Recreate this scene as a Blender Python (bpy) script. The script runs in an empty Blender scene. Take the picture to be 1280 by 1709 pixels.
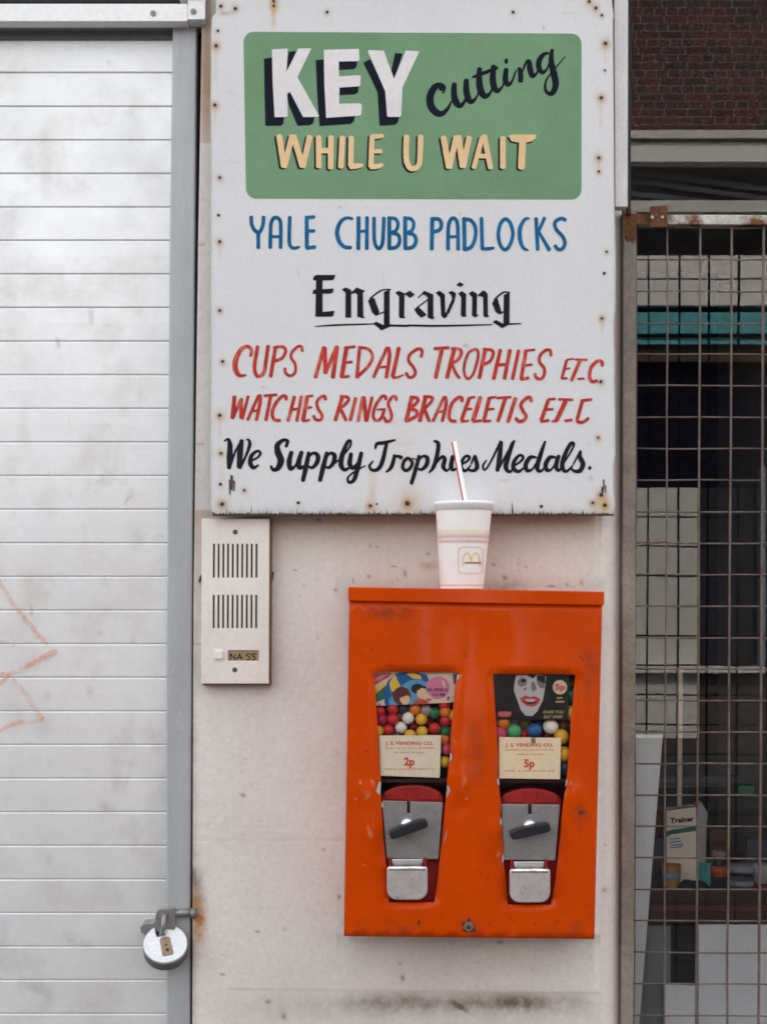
import bpy, bmesh, math, random
import numpy as np
from mathutils import Vector, Matrix

random.seed(7)
rng = np.random.default_rng(11)
scene = bpy.context.scene
COL = scene.collection
R = math.radians

# ------------------------------------------------------------------ camera, sky, sun, exposure
D = 2.6                      # camera to wall face, metres; 1 mm on the wall face = 1 unit of sheet measure
CX, CY, EYE = 590.0, 1000.0, 1.5
cam_d = bpy.data.cameras.new("camera")
cam = bpy.data.objects.new("camera", cam_d)
COL.objects.link(cam)
cam.location = (0, -D, EYE)
cam.rotation_euler = (R(90), 0, 0)
cam_d.sensor_fit = 'VERTICAL'
cam_d.sensor_height = 24.0
cam_d.lens = 24.0 * D / 1.709
cam_d.shift_x = 0.050 / 1.709
cam_d.shift_y = 0.1455 / 1.709
cam_d.clip_start = 0.05
cam_d.clip_end = 500
scene.camera = cam

SUN_EL, SUN_AZ = 48.0, 12.0      # the sun stands behind the shop: the photographed wall is in open shade
world = bpy.data.worlds.new("World")
scene.world = world
world.use_nodes = True
wn = world.node_tree
bg = wn.nodes["Background"]
sky = wn.nodes.new("ShaderNodeTexSky")
sky.sky_type = 'NISHITA'
sky.sun_disc = False
sky.sun_elevation = R(SUN_EL)
sky.sun_rotation = R(SUN_AZ)
sky.air_density = 1.0
sky.dust_density = 4.0
hs = wn.nodes.new("ShaderNodeHueSaturation")
hs.inputs["Saturation"].default_value = 0.30
wn.links.new(sky.outputs[0], hs.inputs["Color"])
tint = wn.nodes.new("ShaderNodeVectorMath"); tint.operation = 'MULTIPLY'
tint.inputs[1].default_value = (1.012, 1.0, 0.925)          # thin high cloud: a neutral white sky
wn.links.new(hs.outputs[0], tint.inputs[0])
wn.links.new(tint.outputs[0], bg.inputs["Color"])
bg.inputs["Strength"].default_value = 0.15
sun_d = bpy.data.lights.new("sun", 'SUN')
sun_d.energy = 2.0
sun_d.angle = R(0.6)
sun_d.color = (1.0, 0.95, 0.88)
sun = bpy.data.objects.new("sun", sun_d)
COL.objects.link(sun)
az, el = R(SUN_AZ), R(SUN_EL)
sdir = Vector((math.sin(az) * math.cos(el), math.cos(az) * math.cos(el), math.sin(el)))
sun.rotation_euler = (-sdir).to_track_quat('-Z', 'Y').to_euler()
sun.location = (0, 6, 12)
vs = scene.view_settings
vs.view_transform = 'Standard'
vs.look = 'None'
vs.exposure = 2.42
vs.gamma = 1.0
scene.cycles.use_denoising = True
scene.cycles.max_bounces = 8
scene.cycles.transparent_max_bounces = 12
scene.cycles.filter_width = 1.7

# ------------------------------------------------------------------ helpers
def W(px, py, d=0.0):
    """sheet measure (mm on the wall face) -> world point on the plane d mm in front of the wall face"""
    k = (D - d / 1000.0) / D
    return Vector(((px - CX) / 1000 * k, -d / 1000.0, EYE + (CY - py) / 1000 * k))

def area(p):
    return 0.5 * sum(p[i][0] * p[(i + 1) % len(p)][1] - p[(i + 1) % len(p)][0] * p[i][1] for i in range(len(p)))

class MB:
    def __init__(s):
        s.v, s.f, s.n, s.log = [], [], 0, []
    def add(s, vs_, fs_):
        o = len(s.v)
        s.log.append((o, len(vs_), len(s.f), len(fs_)))
        s.v += [tuple(x) for x in vs_]
        s.f += [tuple(i + o for i in f) for f in fs_]
    def prism(s, poly, d0, d1):
        """outline in sheet measure, front at d0, pushed straight back to d1"""
        if area(poly) > 0: poly = poly[::-1]
        n = len(poly)
        fr = [W(x, y, d0) for x, y in poly]
        bk = [Vector((p.x, -d1 / 1000.0, p.z)) for p in fr]
        s.add(fr + bk, [tuple(range(n))[::-1], tuple(range(n, 2 * n))] + [(i, (i + 1) % n, n + (i + 1) % n, n + i) for i in range(n)])
        return s
    def rect(s, x0, y0, x1, y1, d0, d1):
        return s.prism([(x0, y0), (x1, y0), (x1, y1), (x0, y1)], d0, d1)
    def box(s, x0, x1, y0, y1, z0, z1):
        s.add([(x, y, z) for z in (z0, z1) for y in (y0, y1) for x in (x0, x1)],
              [(0, 2, 3, 1), (4, 5, 7, 6), (0, 1, 5, 4), (2, 6, 7, 3), (0, 4, 6, 2), (1, 3, 7, 5)])
        return s
    def flat(s, poly, d):
        if area(poly) > 0: poly = poly[::-1]
        s.add([W(x, y, d) for x, y in poly], [tuple(range(len(poly)))[::-1]])
        return s
    def disc(s, x, y, r, d, n=14, ry=None, jit=0.0):
        ry = ry or r
        p = []
        for i in range(n):
            a = 2 * math.pi * i / n
            q = 1 + random.uniform(-jit, jit)
            p.append((x + r * q * math.cos(a), y + ry * q * math.sin(a)))
        return s.flat(p, d)
    def rings(s, rings_, cap=True):
        n = len(rings_[0])
        vs_ = [p for r in rings_ for p in r]
        fs_ = []
        for j in range(len(rings_) - 1):
            for i in range(n):
                a, b = j * n + i, j * n + (i + 1) % n
                fs_.append((a, b, b + n, a + n))
        if cap:
            fs_.append(tuple(range(n))[::-1])
            fs_.append(tuple(range((len(rings_) - 1) * n, len(rings_) * n)))
        s.add(vs_, fs_)
        return s
    def tube(s, p0, p1, r0, r1=None, n=10):
        r1 = r0 if r1 is None else r1
        p0, p1 = Vector(p0), Vector(p1)
        ax = (p1 - p0).normalized()
        u = ax.orthogonal().normalized(); w = ax.cross(u)
        rs = []
        for p, r in ((p0, r0), (p1, r1)):
            rs.append([p + r * (math.cos(2 * math.pi * i / n) * u + math.sin(2 * math.pi * i / n) * w) for i in range(n)])
        return s.rings(rs)
    def path(s, pts, r, n=8):
        pts = [Vector(p) for p in pts]
        rs = []
        u = None
        for i, p in enumerate(pts):
            t = (pts[min(i + 1, len(pts) - 1)] - pts[max(i - 1, 0)]).normalized()
            u = t.orthogonal().normalized() if u is None else (u - t * u.dot(t)).normalized()
            w = t.cross(u)
            rs.append([p + r * (math.cos(2 * math.pi * k / n) * u + math.sin(2 * math.pi * k / n) * w) for k in range(n)])
        return s.rings(rs)
    def stroke(s, pts, ws, d, tf=None, smooth=True, closed=False, rough=0.035, round_=True, mapper=None):
        """a brush stroke of varying width as a flat strip"""
        tf = tf or (lambda x, y: (x, y)); sc = tf.scale if hasattr(tf, 'scale') else 1.0
        mapper = mapper or (lambda x, y, dd: W(x, y, dd))
        P = [tf(x, y) for x, y in pts]
        Wd = [w / sc for w in ws]
        if closed:
            P = P + [P[0]]; Wd = Wd + [Wd[0]]
        out = []
        if smooth and len(P) > 2:
            m = 7
            for i in range(len(P) - 1):
                if closed:
                    q = len(P) - 1
                    a, b, c, e = P[(i - 1) % q], P[i], P[i + 1], P[(i + 2) % q]
                else:
                    a, b, c, e = P[max(i - 1, 0)], P[i], P[i + 1], P[min(i + 2, len(P) - 1)]
                for j in range(m):
                    t = j / m
                    f = lambda k: 0.5 * (2 * b[k] + (c[k] - a[k]) * t + (2 * a[k] - 5 * b[k] + 4 * c[k] - e[k]) * t * t + (3 * b[k] - a[k] - 3 * c[k] + e[k]) * t ** 3)
                    out.append((f(0), f(1), Wd[i] + (Wd[i + 1] - Wd[i]) * t))
            out.append((P[-1][0], P[-1][1], Wd[-1]))
        else:
            for i in range(len(P) - 1):
                m = 6
                for j in range(m):
                    t = j / m
                    out.append((P[i][0] + (P[i + 1][0] - P[i][0]) * t, P[i][1] + (P[i + 1][1] - P[i][1]) * t, Wd[i] + (Wd[i + 1] - Wd[i]) * t))
            out.append((P[-1][0], P[-1][1], Wd[-1]))
        s.n += 1
        base = d + 0.006 * s.n
        L, Rr = [], []
        n = len(out)
        for i, (x, y, w) in enumerate(out):
            if closed and (i == 0 or i == n - 1):
                x0, y0 = out[n - 2][:2]; x1, y1 = out[1][:2]
            else:
                x0, y0 = out[max(i - 1, 0)][:2]; x1, y1 = out[min(i + 1, n - 1)][:2]
            l = math.hypot(x1 - x0, y1 - y0) or 1e-6
            nx, ny = -(y1 - y0) / l, (x1 - x0) / l
            a = w / 2 * (1 + random.uniform(-rough, rough)); b = w / 2 * (1 + random.uniform(-rough, rough))
            L.append((x + nx * a, y + ny * a)); Rr.append((x - nx * b, y - ny * b))
        vs_, fs_ = [], []
        for i in range(n):
            dd = base + 0.0004 * i
            vs_ += [mapper(*L[i], dd), mapper(*Rr[i], dd)]
            if i: fs_.append((2 * i - 2, 2 * i - 1, 2 * i + 1, 2 * i))
        if not closed and round_:
            for e, q in ((0, -1), (n - 1, 1)):
                x, y, w = out[e]
                x0, y0 = out[max(e - 1, 0)][:2]; x1, y1 = out[min(e + 1, n - 1)][:2]
                l = math.hypot(x1 - x0, y1 - y0) or 1e-6
                tx, ty = (x1 - x0) / l * q, (y1 - y0) / l * q
                dd = base + 0.0004 * e
                k0 = len(vs_)
                arc = []
                for j in range(0, 7):
                    a = math.pi * j / 6
                    cxn, cyn = -ty * q, tx * q
                    vs_.append(mapper(x + w / 2 * (cxn * math.cos(a) + 0.62 * tx * math.sin(a)), y + w / 2 * (cyn * math.cos(a) + 0.62 * ty * math.sin(a)), dd + 0.0002))
                    arc.append(k0 + j)
                fs_.append(tuple(arc))
        s.add(vs_, fs_)
        return s

def soft(strokes, mapper=None):
    """rubbed marks that fade out at their rim: (points x,y,width), with the fade kept on the points"""
    mapper = mapper or W
    v, f, a = [], [], []
    for k, (P, d) in enumerate(strokes):
        n = 12; m = 7
        t = np.linspace(0, len(P) - 1, n); A = np.array(P, float)
        q = [np.interp(t, range(len(P)), A[:, j]) for j in range(3)]
        o = len(v)
        for i in range(n):
            i0, i1 = max(i - 1, 0), min(i + 1, n - 1)
            tx, ty = q[0][i1] - q[0][i0], q[1][i1] - q[1][i0]; l = math.hypot(tx, ty) or 1e-6
            e = math.sin(math.pi * i / (n - 1)) ** 0.7
            for j in range(m):
                u = j / (m - 1) * 2 - 1
                v.append(tuple(mapper(q[0][i] - ty / l * u * q[2][i] * .8, q[1][i] + tx / l * u * q[2][i] * .8, d + 0.003 * k)))
                a.append(e * (1 - u * u) ** 1.3)
                if i and j: f.append((o + (i - 1) * m + j - 1, o + (i - 1) * m + j, o + i * m + j, o + i * m + j - 1))
    mb = MB(); mb.add(v, f); mb.fade = a
    return mb

def build_soft(name, strokes, mat, parent, mapper=None):
    mb = soft(strokes, mapper)
    o = build(name, mb, mat, parent)
    at = o.data.attributes.new("fade", 'FLOAT', 'POINT'); at.data.foreach_set("value", mb.fade)
    o["kind"] = "stuff"
    return o

def origin_of(p):
    return Vector(p.location) if p is None or p.parent is None else origin_of(p.parent) + Vector(p.location)

def build(name, mb, mat, parent=None, bevel=0.0, smooth=False, base=None, solid=0.0):
    vs_ = mb.v
    if parent is not None:
        o0 = origin_of(parent)
    elif base is not None:
        o0 = Vector(base)
    else:
        a = np.array(vs_)
        o0 = Vector(((a[:, 0].min() + a[:, 0].max()) / 2, (a[:, 1].min() + a[:, 1].max()) / 2, a[:, 2].min()))
    me = bpy.data.meshes.new(name)
    me.from_pydata([(x - o0.x, y - o0.y, z - o0.z) for x, y, z in vs_], [], mb.f)
    me.update()
    if mat is not None: me.materials.append(mat)
    ob = bpy.data.objects.new(name, me)
    COL.objects.link(ob)
    if parent is not None: ob.parent = parent
    else: ob.location = o0
    if smooth:
        for p in me.polygons: p.use_smooth = True
    if bevel:
        b = ob.modifiers.new("bevel", 'BEVEL'); b.width = bevel / 1000; b.segments = 2; b.limit_method = 'ANGLE'; b.angle_limit = R(40)
    if solid:
        b = ob.modifiers.new("solid", 'SOLIDIFY'); b.thickness = solid / 1000; b.offset = -1
    return ob

def words(mb, mat, parent, breaks, labels):
    """one part per painted word: strokes are dealt out by where they lie along the line"""
    out = [MB() for _ in range(len(breaks) + 1)]
    for v0, nv, f0, nf in mb.log:
        vs_ = mb.v[v0:v0 + nv]
        mx = sum(p[0] for p in vs_) / nv / ((D + vs_[0][1]) / D) * 1000 + CX
        out[sum(mx > b for b in breaks)].add(vs_, [tuple(i - v0 for i in f) for f in mb.f[f0:f0 + nf]])
    for m_, l in zip(out, labels):
        build("lettering", m_, mat, parent)["label"] = l

def tag(o, label=None, cat=None, group=None, kind=None):
    if label: o["label"] = label
    if cat: o["category"] = cat
    if group: o["group"] = group
    if kind: o["kind"] = kind
    return o

def thing(name, loc, label, cat, group=None):
    e = bpy.data.objects.new(name, None)
    COL.objects.link(e)
    e.location = loc
    e.empty_display_size = 0.05
    return tag(e, label, cat, group)

def lab(o, t):
    o["label"] = t
    return o

def text_mb(body, x0, x1, ybase, h, d, slant=0.0, rot=0.0, bold=0.0):
    """print fitted between x0 and x1 with capitals h high on the base line"""
    cu = bpy.data.curves.new("lettering", 'FONT')
    cu.body = body; cu.size = 1.0; cu.resolution_u = 2; cu.offset = bold
    ob = bpy.data.objects.new("lettering", cu)
    COL.objects.link(ob)
    dg = bpy.context.evaluated_depsgraph_get()
    me = bpy.data.meshes.new_from_object(ob.evaluated_get(dg))
    vs_ = np.array([v.co[:] for v in me.vertices])
    fs_ = [tuple(p.vertices) for p in me.polygons]
    bpy.data.objects.remove(ob); bpy.data.curves.remove(cu); bpy.data.meshes.remove(me)
    mn, mx = vs_[:, 0].min(), vs_[:, 0].max()
    mb = MB()
    out = []
    for x, y, z in vs_:
        yy = y / 0.70 * h
        xx = x0 + (x - mn) / (mx - mn) * (x1 - x0) + slant * yy
        out.append(W(xx, ybase - yy + rot * (xx - x0), d))
    mb.add(out, fs_)
    return mb

# ------------------------------------------------------------------ materials
def M(name, col, rough=0.6, metal=0.0, var=0.10, vscale=6.0, fine=0.05, fscale=160.0, bump=0.0, bscale=120.0,
      attrs=(), coat=0.0, spec=0.25, stretch=None, wear=None, subs=0.0):
    m = bpy.data.materials.new(name)
    m.use_nodes = True
    nt = m.node_tree; N = nt.nodes; L = nt.links
    b = N["Principled BSDF"]
    b.inputs["Roughness"].default_value = rough
    b.inputs["Metallic"].default_value = metal
    b.inputs["Specular IOR Level"].default_value = spec
    b.inputs["Coat Weight"].default_value = coat
    b.inputs["Coat Roughness"].default_value = 0.12
    geo = N.new("ShaderNodeNewGeometry")
    vec = geo.outputs["Position"]
    if stretch:
        mp = N.new("ShaderNodeVectorMath"); mp.operation = 'MULTIPLY'
        mp.inputs[1].default_value = stretch
        L.new(vec, mp.inputs[0]); vec = mp.outputs[0]
    def noise(scale, detail=4, rgh=0.6):
        n = N.new("ShaderNodeTexNoise")
        n.inputs["Scale"].default_value = scale; n.inputs["Detail"].default_value = detail; n.inputs["Roughness"].default_value = rgh
        L.new(vec, n.inputs["Vector"])
        return n.outputs["Fac"]
    def rng_(s, a0, a1, b0, b1):
        r = N.new("ShaderNodeMapRange")
        r.inputs[1].default_value = a0; r.inputs[2].default_value = a1; r.inputs[3].default_value = b0; r.inputs[4].default_value = b1
        L.new(s, r.inputs[0]); return r.outputs[0]
    def mul(a, c):
        q = N.new("ShaderNodeMath"); q.operation = 'MULTIPLY'
        for i, x in enumerate((a, c)):
            if hasattr(x, 'type') and not isinstance(x, (int, float)): L.new(x, q.inputs[i])
            else: q.inputs[i].default_value = x
        return q.outputs[0]
    f1 = rng_(noise(vscale), 0.3, 0.7, 1 - var, 1 + var)
    f2 = rng_(noise(fscale, 3), 0.3, 0.7, 1 - fine, 1 + fine)
    f = mul(f1, f2)
    sc = N.new("ShaderNodeVectorMath"); sc.operation = 'SCALE'
    sc.inputs[0].default_value = col
    L.new(f, sc.inputs["Scale"])
    cur = sc.outputs[0]
    def mixc(cur, fac, c2):
        mx = N.new("ShaderNodeMix"); mx.data_type = 'RGBA'
        L.new(fac, mx.inputs[0]); L.new(cur, mx.inputs[6]); mx.inputs[7].default_value = (*c2, 1)
        return mx.outputs[2]
    if wear:                          # (colour, noise scale, threshold low, threshold high)
        c2, s2, lo, hi = wear
        cur = mixc(cur, rng_(noise(s2, 6, 0.65), lo, hi, 0, 1), c2)
    for an, c2, breakup in attrs:
        at = N.new("ShaderNodeAttribute"); at.attribute_name = an
        fac = at.outputs["Fac"]
        if breakup:
            fac = mul(fac, rng_(noise(breakup, 5, 0.7), 0.30, 0.62, 0.25, 1.15))
        cl = N.new("ShaderNodeClamp"); L.new(fac, cl.inputs[0])
        cur = mixc(cur, cl.outputs[0], c2)
    L.new(cur, b.inputs["Base Color"])
    rr = rng_(noise(vscale * 3), 0.3, 0.7, max(0.02, rough - 0.06), min(1, rough + 0.06))
    L.new(rr, b.inputs["Roughness"])
    if bump:
        bp = N.new("ShaderNodeBump")
        bp.inputs["Strength"].default_value = 1.0
        bp.inputs["Distance"].default_value = bump / 1000
        L.new(noise(bscale, 5, 0.6), bp.inputs["Height"])
        L.new(bp.outputs[0], b.inputs["Normal"])
    return m

def glass_mat(name, ior, tint=(0.95, 0.97, 0.97), dirt=0.02):
    m = bpy.data.materials.new(name); m.use_nodes = True
    nt = m.node_tree; N = nt.nodes; L = nt.links
    out = N["Material Output"]; N.remove(N["Principled BSDF"])
    fr = N.new("ShaderNodeFresnel"); fr.inputs["IOR"].default_value = ior
    tr = N.new("ShaderNodeBsdfTransparent"); tr.inputs[0].default_value = (*tint, 1)
    gl = N.new("ShaderNodeBsdfGlossy"); gl.inputs["Roughness"].default_value = 0.0; gl.inputs[0].default_value = (1, 1, 1, 1)
    mx = N.new("ShaderNodeMixShader")
    L.new(fr.outputs[0], mx.inputs[0]); L.new(tr.outputs[0], mx.inputs[1]); L.new(gl.outputs[0], mx.inputs[2])
    df = N.new("ShaderNodeBsdfDiffuse"); df.inputs[0].default_value = (0.35, 0.34, 0.32, 1)
    geo = N.new("ShaderNodeNewGeometry")
    nz = N.new("ShaderNodeTexNoise"); nz.inputs["Scale"].default_value = 9; nz.inputs["Detail"].default_value = 8
    L.new(geo.outputs["Position"], nz.inputs["Vector"])
    mr = N.new("ShaderNodeMapRange"); mr.inputs[1].default_value = 0.4; mr.inputs[2].default_value = 0.75; mr.inputs[3].default_value = dirt * 0.4; mr.inputs[4].default_value = dirt * 2
    L.new(nz.outputs["Fac"], mr.inputs[0])
    m2 = N.new("ShaderNodeMixShader")
    L.new(mr.outputs[0], m2.inputs[0]); L.new(mx.outputs[0], m2.inputs[1]); L.new(df.outputs[0], m2.inputs[2])
    L.new(m2.outputs[0], out.inputs[0])
    return m

def smear_mat(name, col, lo, hi, most, scale=30.0, fade=True):
    """thin rubbed-in crayon or chalk: opaque where the noise says so"""
    m = bpy.data.materials.new(name); m.use_nodes = True
    nt = m.node_tree; N = nt.nodes; L = nt.links
    b = N["Principled BSDF"]; b.inputs["Base Color"].default_value = (*col, 1); b.inputs["Roughness"].default_value = 0.8
    geo = N.new("ShaderNodeNewGeometry")
    nz = N.new("ShaderNodeTexNoise"); nz.inputs["Scale"].default_value = scale; nz.inputs["Detail"].default_value = 8; nz.inputs["Roughness"].default_value = 0.7
    L.new(geo.outputs["Position"], nz.inputs["Vector"])
    mr = N.new("ShaderNodeMapRange"); mr.inputs[1].default_value = lo; mr.inputs[2].default_value = hi; mr.inputs[3].default_value = 0; mr.inputs[4].default_value = most
    L.new(nz.outputs["Fac"], mr.inputs[0])
    if fade:
        at = N.new("ShaderNodeAttribute"); at.attribute_name = "fade"
        mu = N.new("ShaderNodeMath"); mu.operation = 'MULTIPLY'
        L.new(mr.outputs[0], mu.inputs[0]); L.new(at.outputs["Fac"], mu.inputs[1]); L.new(mu.outputs[0], b.inputs["Alpha"])
    else:
        L.new(mr.outputs[0], b.inputs["Alpha"])
    return m

RUST = (0.20, 0.075, 0.02)
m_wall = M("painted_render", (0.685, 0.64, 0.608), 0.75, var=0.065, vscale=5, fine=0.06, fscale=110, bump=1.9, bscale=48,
           attrs=(("dirt", (0.17, 0.12, 0.085), 22.0), ("rust", (0.36, 0.17, 0.06), 40.0), ("shade_grime", (0.43, 0.29, 0.20), 0), ("speck", (0.10, 0.06, 0.035), 0)))
m_pier_back = M("masonry", (0.30, 0.28, 0.26), 0.85)
m_sign = M("sign_white_paint", (0.635, 0.63, 0.64), 0.55, var=0.045, vscale=4, fine=0.035, fscale=220, bump=0.25, bscale=90, stretch=(1, 1, 0.55),
           attrs=(("dirt", (0.22, 0.19, 0.17), 60.0), ("rust", RUST, 0), ("halo", (0.52, 0.34, 0.17), 45.0)))
m_strip = M("weathered_white_board", (0.60, 0.58, 0.58), 0.6, var=0.08, vscale=9, bump=0.4, wear=((0.33, 0.24, 0.17), 14, 0.66, 0.74))
m_green = M("green_paint", (0.145, 0.268, 0.150), 0.55, var=0.10, vscale=7, fine=0.06, fscale=240, bump=0.15, wear=((0.20, 0.22, 0.10), 26, 0.60, 0.80))
m_navy = M("blue_black_paint", (0.008, 0.010, 0.019), 0.65, spec=0.08, var=0.2, vscale=20)
m_white_l = M("white_lettering_paint", (0.68, 0.65, 0.66), 0.5, var=0.05, vscale=12)
m_tan = M("cream_lettering_paint", (0.72, 0.50, 0.27), 0.5, var=0.07, vscale=18)
m_blue = M("blue_lettering_paint", (0.008, 0.110, 0.25), 0.65, spec=0.08, var=0.25, vscale=30, fine=0.12)
m_black = M("black_lettering_paint", (0.013, 0.013, 0.017), 0.65, spec=0.08, var=0.3, vscale=30)
m_red = M("red_lettering_paint", (0.43, 0.032, 0.022), 0.6, spec=0.12, var=0.18, vscale=40, fine=0.14, stretch=(2.0, 1, 0.35), wear=((0.66, 0.20, 0.14), 75, 0.53, 0.70))
m_orange = M("orange_enamel", (0.53, 0.050, 0.0), 0.30, var=0.09, vscale=7, fine=0.05, bump=1.6, bscale=7, coat=0.26, spec=0.0,
             wear=((0.30, 0.045, 0.008), 30, 0.62, 0.80))
m_bare = M("bare_chipped_metal", (0.42, 0.39, 0.37), 0.45, metal=0.3, var=0.2, vscale=80)
m_steel = M("brushed_zinc_plate", (0.25, 0.24, 0.24), 0.45, metal=0.55, var=0.12, vscale=30, fine=0.1, bump=0.1, wear=((0.16, 0.14, 0.13), 60, 0.60, 0.80))
m_chrome = M("worn_chrome", (0.74, 0.73, 0.73), 0.32, metal=0.9, var=0.10, vscale=40, bump=0.05, bscale=30)
m_plastic = M("black_plastic", (0.016, 0.016, 0.020), 0.35, var=0.2, vscale=50)
m_redp = M("red_plastic", (0.30, 0.014, 0.014), 0.35, var=0.15, vscale=30)
m_darkin = M("dark_red_interior", (0.045, 0.010, 0.012), 0.6)
m_alu = M("intercom_aluminium", (0.76, 0.71, 0.67), 0.42, metal=0.32, var=0.05, vscale=14, fine=0.06, fscale=300)
m_brownbox = M("brown_backbox", (0.16, 0.085, 0.05), 0.6, var=0.2, vscale=40)
m_slot = M("dark_cavity", (0.045, 0.028, 0.022), 0.8)
m_gumw = M("white_button_plastic", (0.78, 0.77, 0.76), 0.3)
m_paper = M("yellowed_card", (0.70, 0.61, 0.49), 0.7, var=0.05, vscale=30)
m_paper2 = M("cream_card", (0.78, 0.64, 0.46), 0.7, var=0.05, vscale=30)
m_shut = M("shutter_white_paint", (0.72, 0.72, 0.73), 0.40, metal=0.34, var=0.05, vscale=5, fine=0.025, fscale=90, bump=0.15, bscale=40,
           wear=((0.56, 0.53, 0.50), 8.5, 0.52, 0.80))
m_housing = M("housing_white_paint", (0.82, 0.82, 0.82), 0.38, var=0.03, vscale=8)
m_rail = M("grey_galvanised_rail", (0.40, 0.415, 0.43), 0.45, metal=0.2, var=0.07, vscale=9, fine=0.05, stretch=(3, 1, 0.4), wear=((0.52, 0.52, 0.53), 16, 0.64, 0.75))
m_dark = M("dark_shadow_gap", (0.02, 0.02, 0.022), 0.8)
m_graf = smear_mat("orange_crayon", (0.80, 0.36, 0.20), 0.34, 0.70, 0.62, 34, False)
m_rusty = M("rusted_painted_steel", (0.235, 0.195, 0.170), 0.65, var=0.25, vscale=22, fine=0.15, bump=0.5, bscale=120, wear=((0.13, 0.055, 0.022), 11, 0.55, 0.72))
m_rust_bright = M("pale_paint_over_rust", (0.46, 0.43, 0.40), 0.65, var=0.2, vscale=20, fine=0.15, bump=0.4, wear=((0.14, 0.055, 0.022), 18, 0.50, 0.62))
m_rustall = M("heavy_rust", (0.12, 0.050, 0.024), 0.8, var=0.4, vscale=40, fine=0.3, bump=0.8, bscale=150)
m_bar = M("worn_grille_wire", (0.135, 0.105, 0.093), 0.55, var=0.25, vscale=16, fine=0.12, wear=((0.11, 0.055, 0.032), 24, 0.52, 0.68))
m_glass = glass_mat("window_glass", 1.6, dirt=0.006)
m_clear = glass_mat("clear_plastic", 1.1, tint=(0.98, 0.975, 0.965), dirt=0.003)
m_lockface = M("polished_steel_face", (0.58, 0.585, 0.60), 0.30, metal=0.6, var=0.08, vscale=60, wear=((0.40, 0.40, 0.41), 45, 0.55, 0.80))
m_locksteel = M("grey_lock_steel", (0.27, 0.265, 0.265), 0.4, metal=0.6, var=0.15, vscale=60)
m_lockrim = M("dark_lock_rim", (0.12, 0.11, 0.11), 0.4, metal=0.5, var=0.2, vscale=60)
m_brass = M("dull_brass", (0.26, 0.19, 0.13), 0.45, metal=0.4, var=0.15, vscale=80)
m_cup = M("foam_cup", (0.82, 0.77, 0.76), 0.6, var=0.02, vscale=30, fine=0.02)
m_lid = M("cup_lid_plastic", (0.84, 0.83, 0.84), 0.35, var=0.02)
m_pinkp = M("faded_red_print", (0.74, 0.45, 0.40), 0.6)
m_creamp = M("faded_cream_print", (0.80, 0.70, 0.55), 0.6)
m_yellowp = M("yellow_print", (0.82, 0.58, 0.20), 0.6)
m_strawr = M("red_straw_stripe", (0.55, 0.05, 0.04), 0.4)
m_nail = M("rusty_nail_head", (0.055, 0.032, 0.02), 0.8, var=0.4, vscale=200)
m_screw = M("screw_head_steel", (0.24, 0.22, 0.21), 0.4, metal=0.6)
m_split = M("rotten_wood_edge", (0.075, 0.055, 0.04), 0.85, var=0.4, vscale=120)
def flatm(name, c, r=0.6, spec=0.25): return M(name, c, r, var=0.04, vscale=20, fine=0.03, spec=spec)

# ------------------------------------------------------------------ ground and street
def ground(name, x0, x1, y0, y1, z, mat, z0=-0.4):
    o = build(name, MB().box(x0, x1, y0, y1, z0, z), mat)
    return tag(o, kind="structure")
m_pave = M("paving_concrete", (0.12, 0.115, 0.11), 0.85, var=0.15, vscale=3, bump=1.0)
m_road = M("asphalt", (0.04, 0.04, 0.042), 0.9, var=0.2, vscale=2, bump=1.5)
ground("ground", -150, 150, -150, 150, -0.14, m_road)
ground("pavement", -40, 40, -2.9, -0.004, 0.0, m_pave, -0.13)
ground("pavement", -40, 40, -12.2, -9.6, 0.0, m_road, -0.13)
ground("road", -40, 40, -9.59, -2.91, -0.126, m_road, -0.13)

# ------------------------------------------------------------------ the building opposite, seen only as a reflection
F = 12.2
GL = 0.105                               # the shop window's glass lies this far behind the wall face
K2 = (D + 2 * GL + F) / D
def OX(px): return (px - CX) / 1000 * K2
def OZ(py): return EYE + (CY - py) / 1000 * K2
opp = thing("brick_building", (2.6, -F, 0), "brown brick building across the street mirrored in the shop window", "building")
def brick_mat(name, c1, c2, mort):
    m = bpy.data.materials.new(name); m.use_nodes = True
    nt = m.node_tree; N = nt.nodes; L = nt.links
    b = N["Principled BSDF"]; b.inputs["Roughness"].default_value = 0.85
    tc = N.new("ShaderNodeNewGeometry"); sp = N.new("ShaderNodeSeparateXYZ"); cb = N.new("ShaderNodeCombineXYZ")
    L.new(tc.outputs["Position"], sp.inputs[0]); L.new(sp.outputs[0], cb.inputs[0]); L.new(sp.outputs[2], cb.inputs[1])
    br = N.new("ShaderNodeTexBrick")
    br.inputs["Color1"].default_value = (*c1, 1); br.inputs["Color2"].default_value = (*c2, 1); br.inputs["Mortar"].default_value = (*mort, 1)
    br.inputs["Scale"].default_value = 1.0; br.inputs["Brick Width"].default_value = 0.225; br.inputs["Row Height"].default_value = 0.075; br.inputs["Mortar Size"].default_value = 0.006
    L.new(cb.outputs[0], br.inputs["Vector"]); L.new(br.outputs["Color"], b.inputs["Base Color"])
    return m
m_brickw = brick_mat("far_brickwork", (0.075, 0.020, 0.018), (0.045, 0.016, 0.017), (0.15, 0.12, 0.11))
m_mortar = flatm("mortar", (0.16, 0.125, 0.115), 0.9, 0.0)
BR = [M("brick_%s" % n, c, 0.9, var=0.25, vscale=12, fine=0.1, fscale=60, spec=0.0) for n, c in
      (("red", (0.085, 0.020, 0.018)), ("brown", (0.062, 0.018, 0.016)), ("plum", (0.046, 0.015, 0.018)), ("slate", (0.030, 0.018, 0.024)))]
m_owhite = flatm("white_fascia_paint", (0.66, 0.63, 0.62))
m_ogrey = flatm("weathered_concrete_band", (0.54, 0.52, 0.50))
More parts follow.
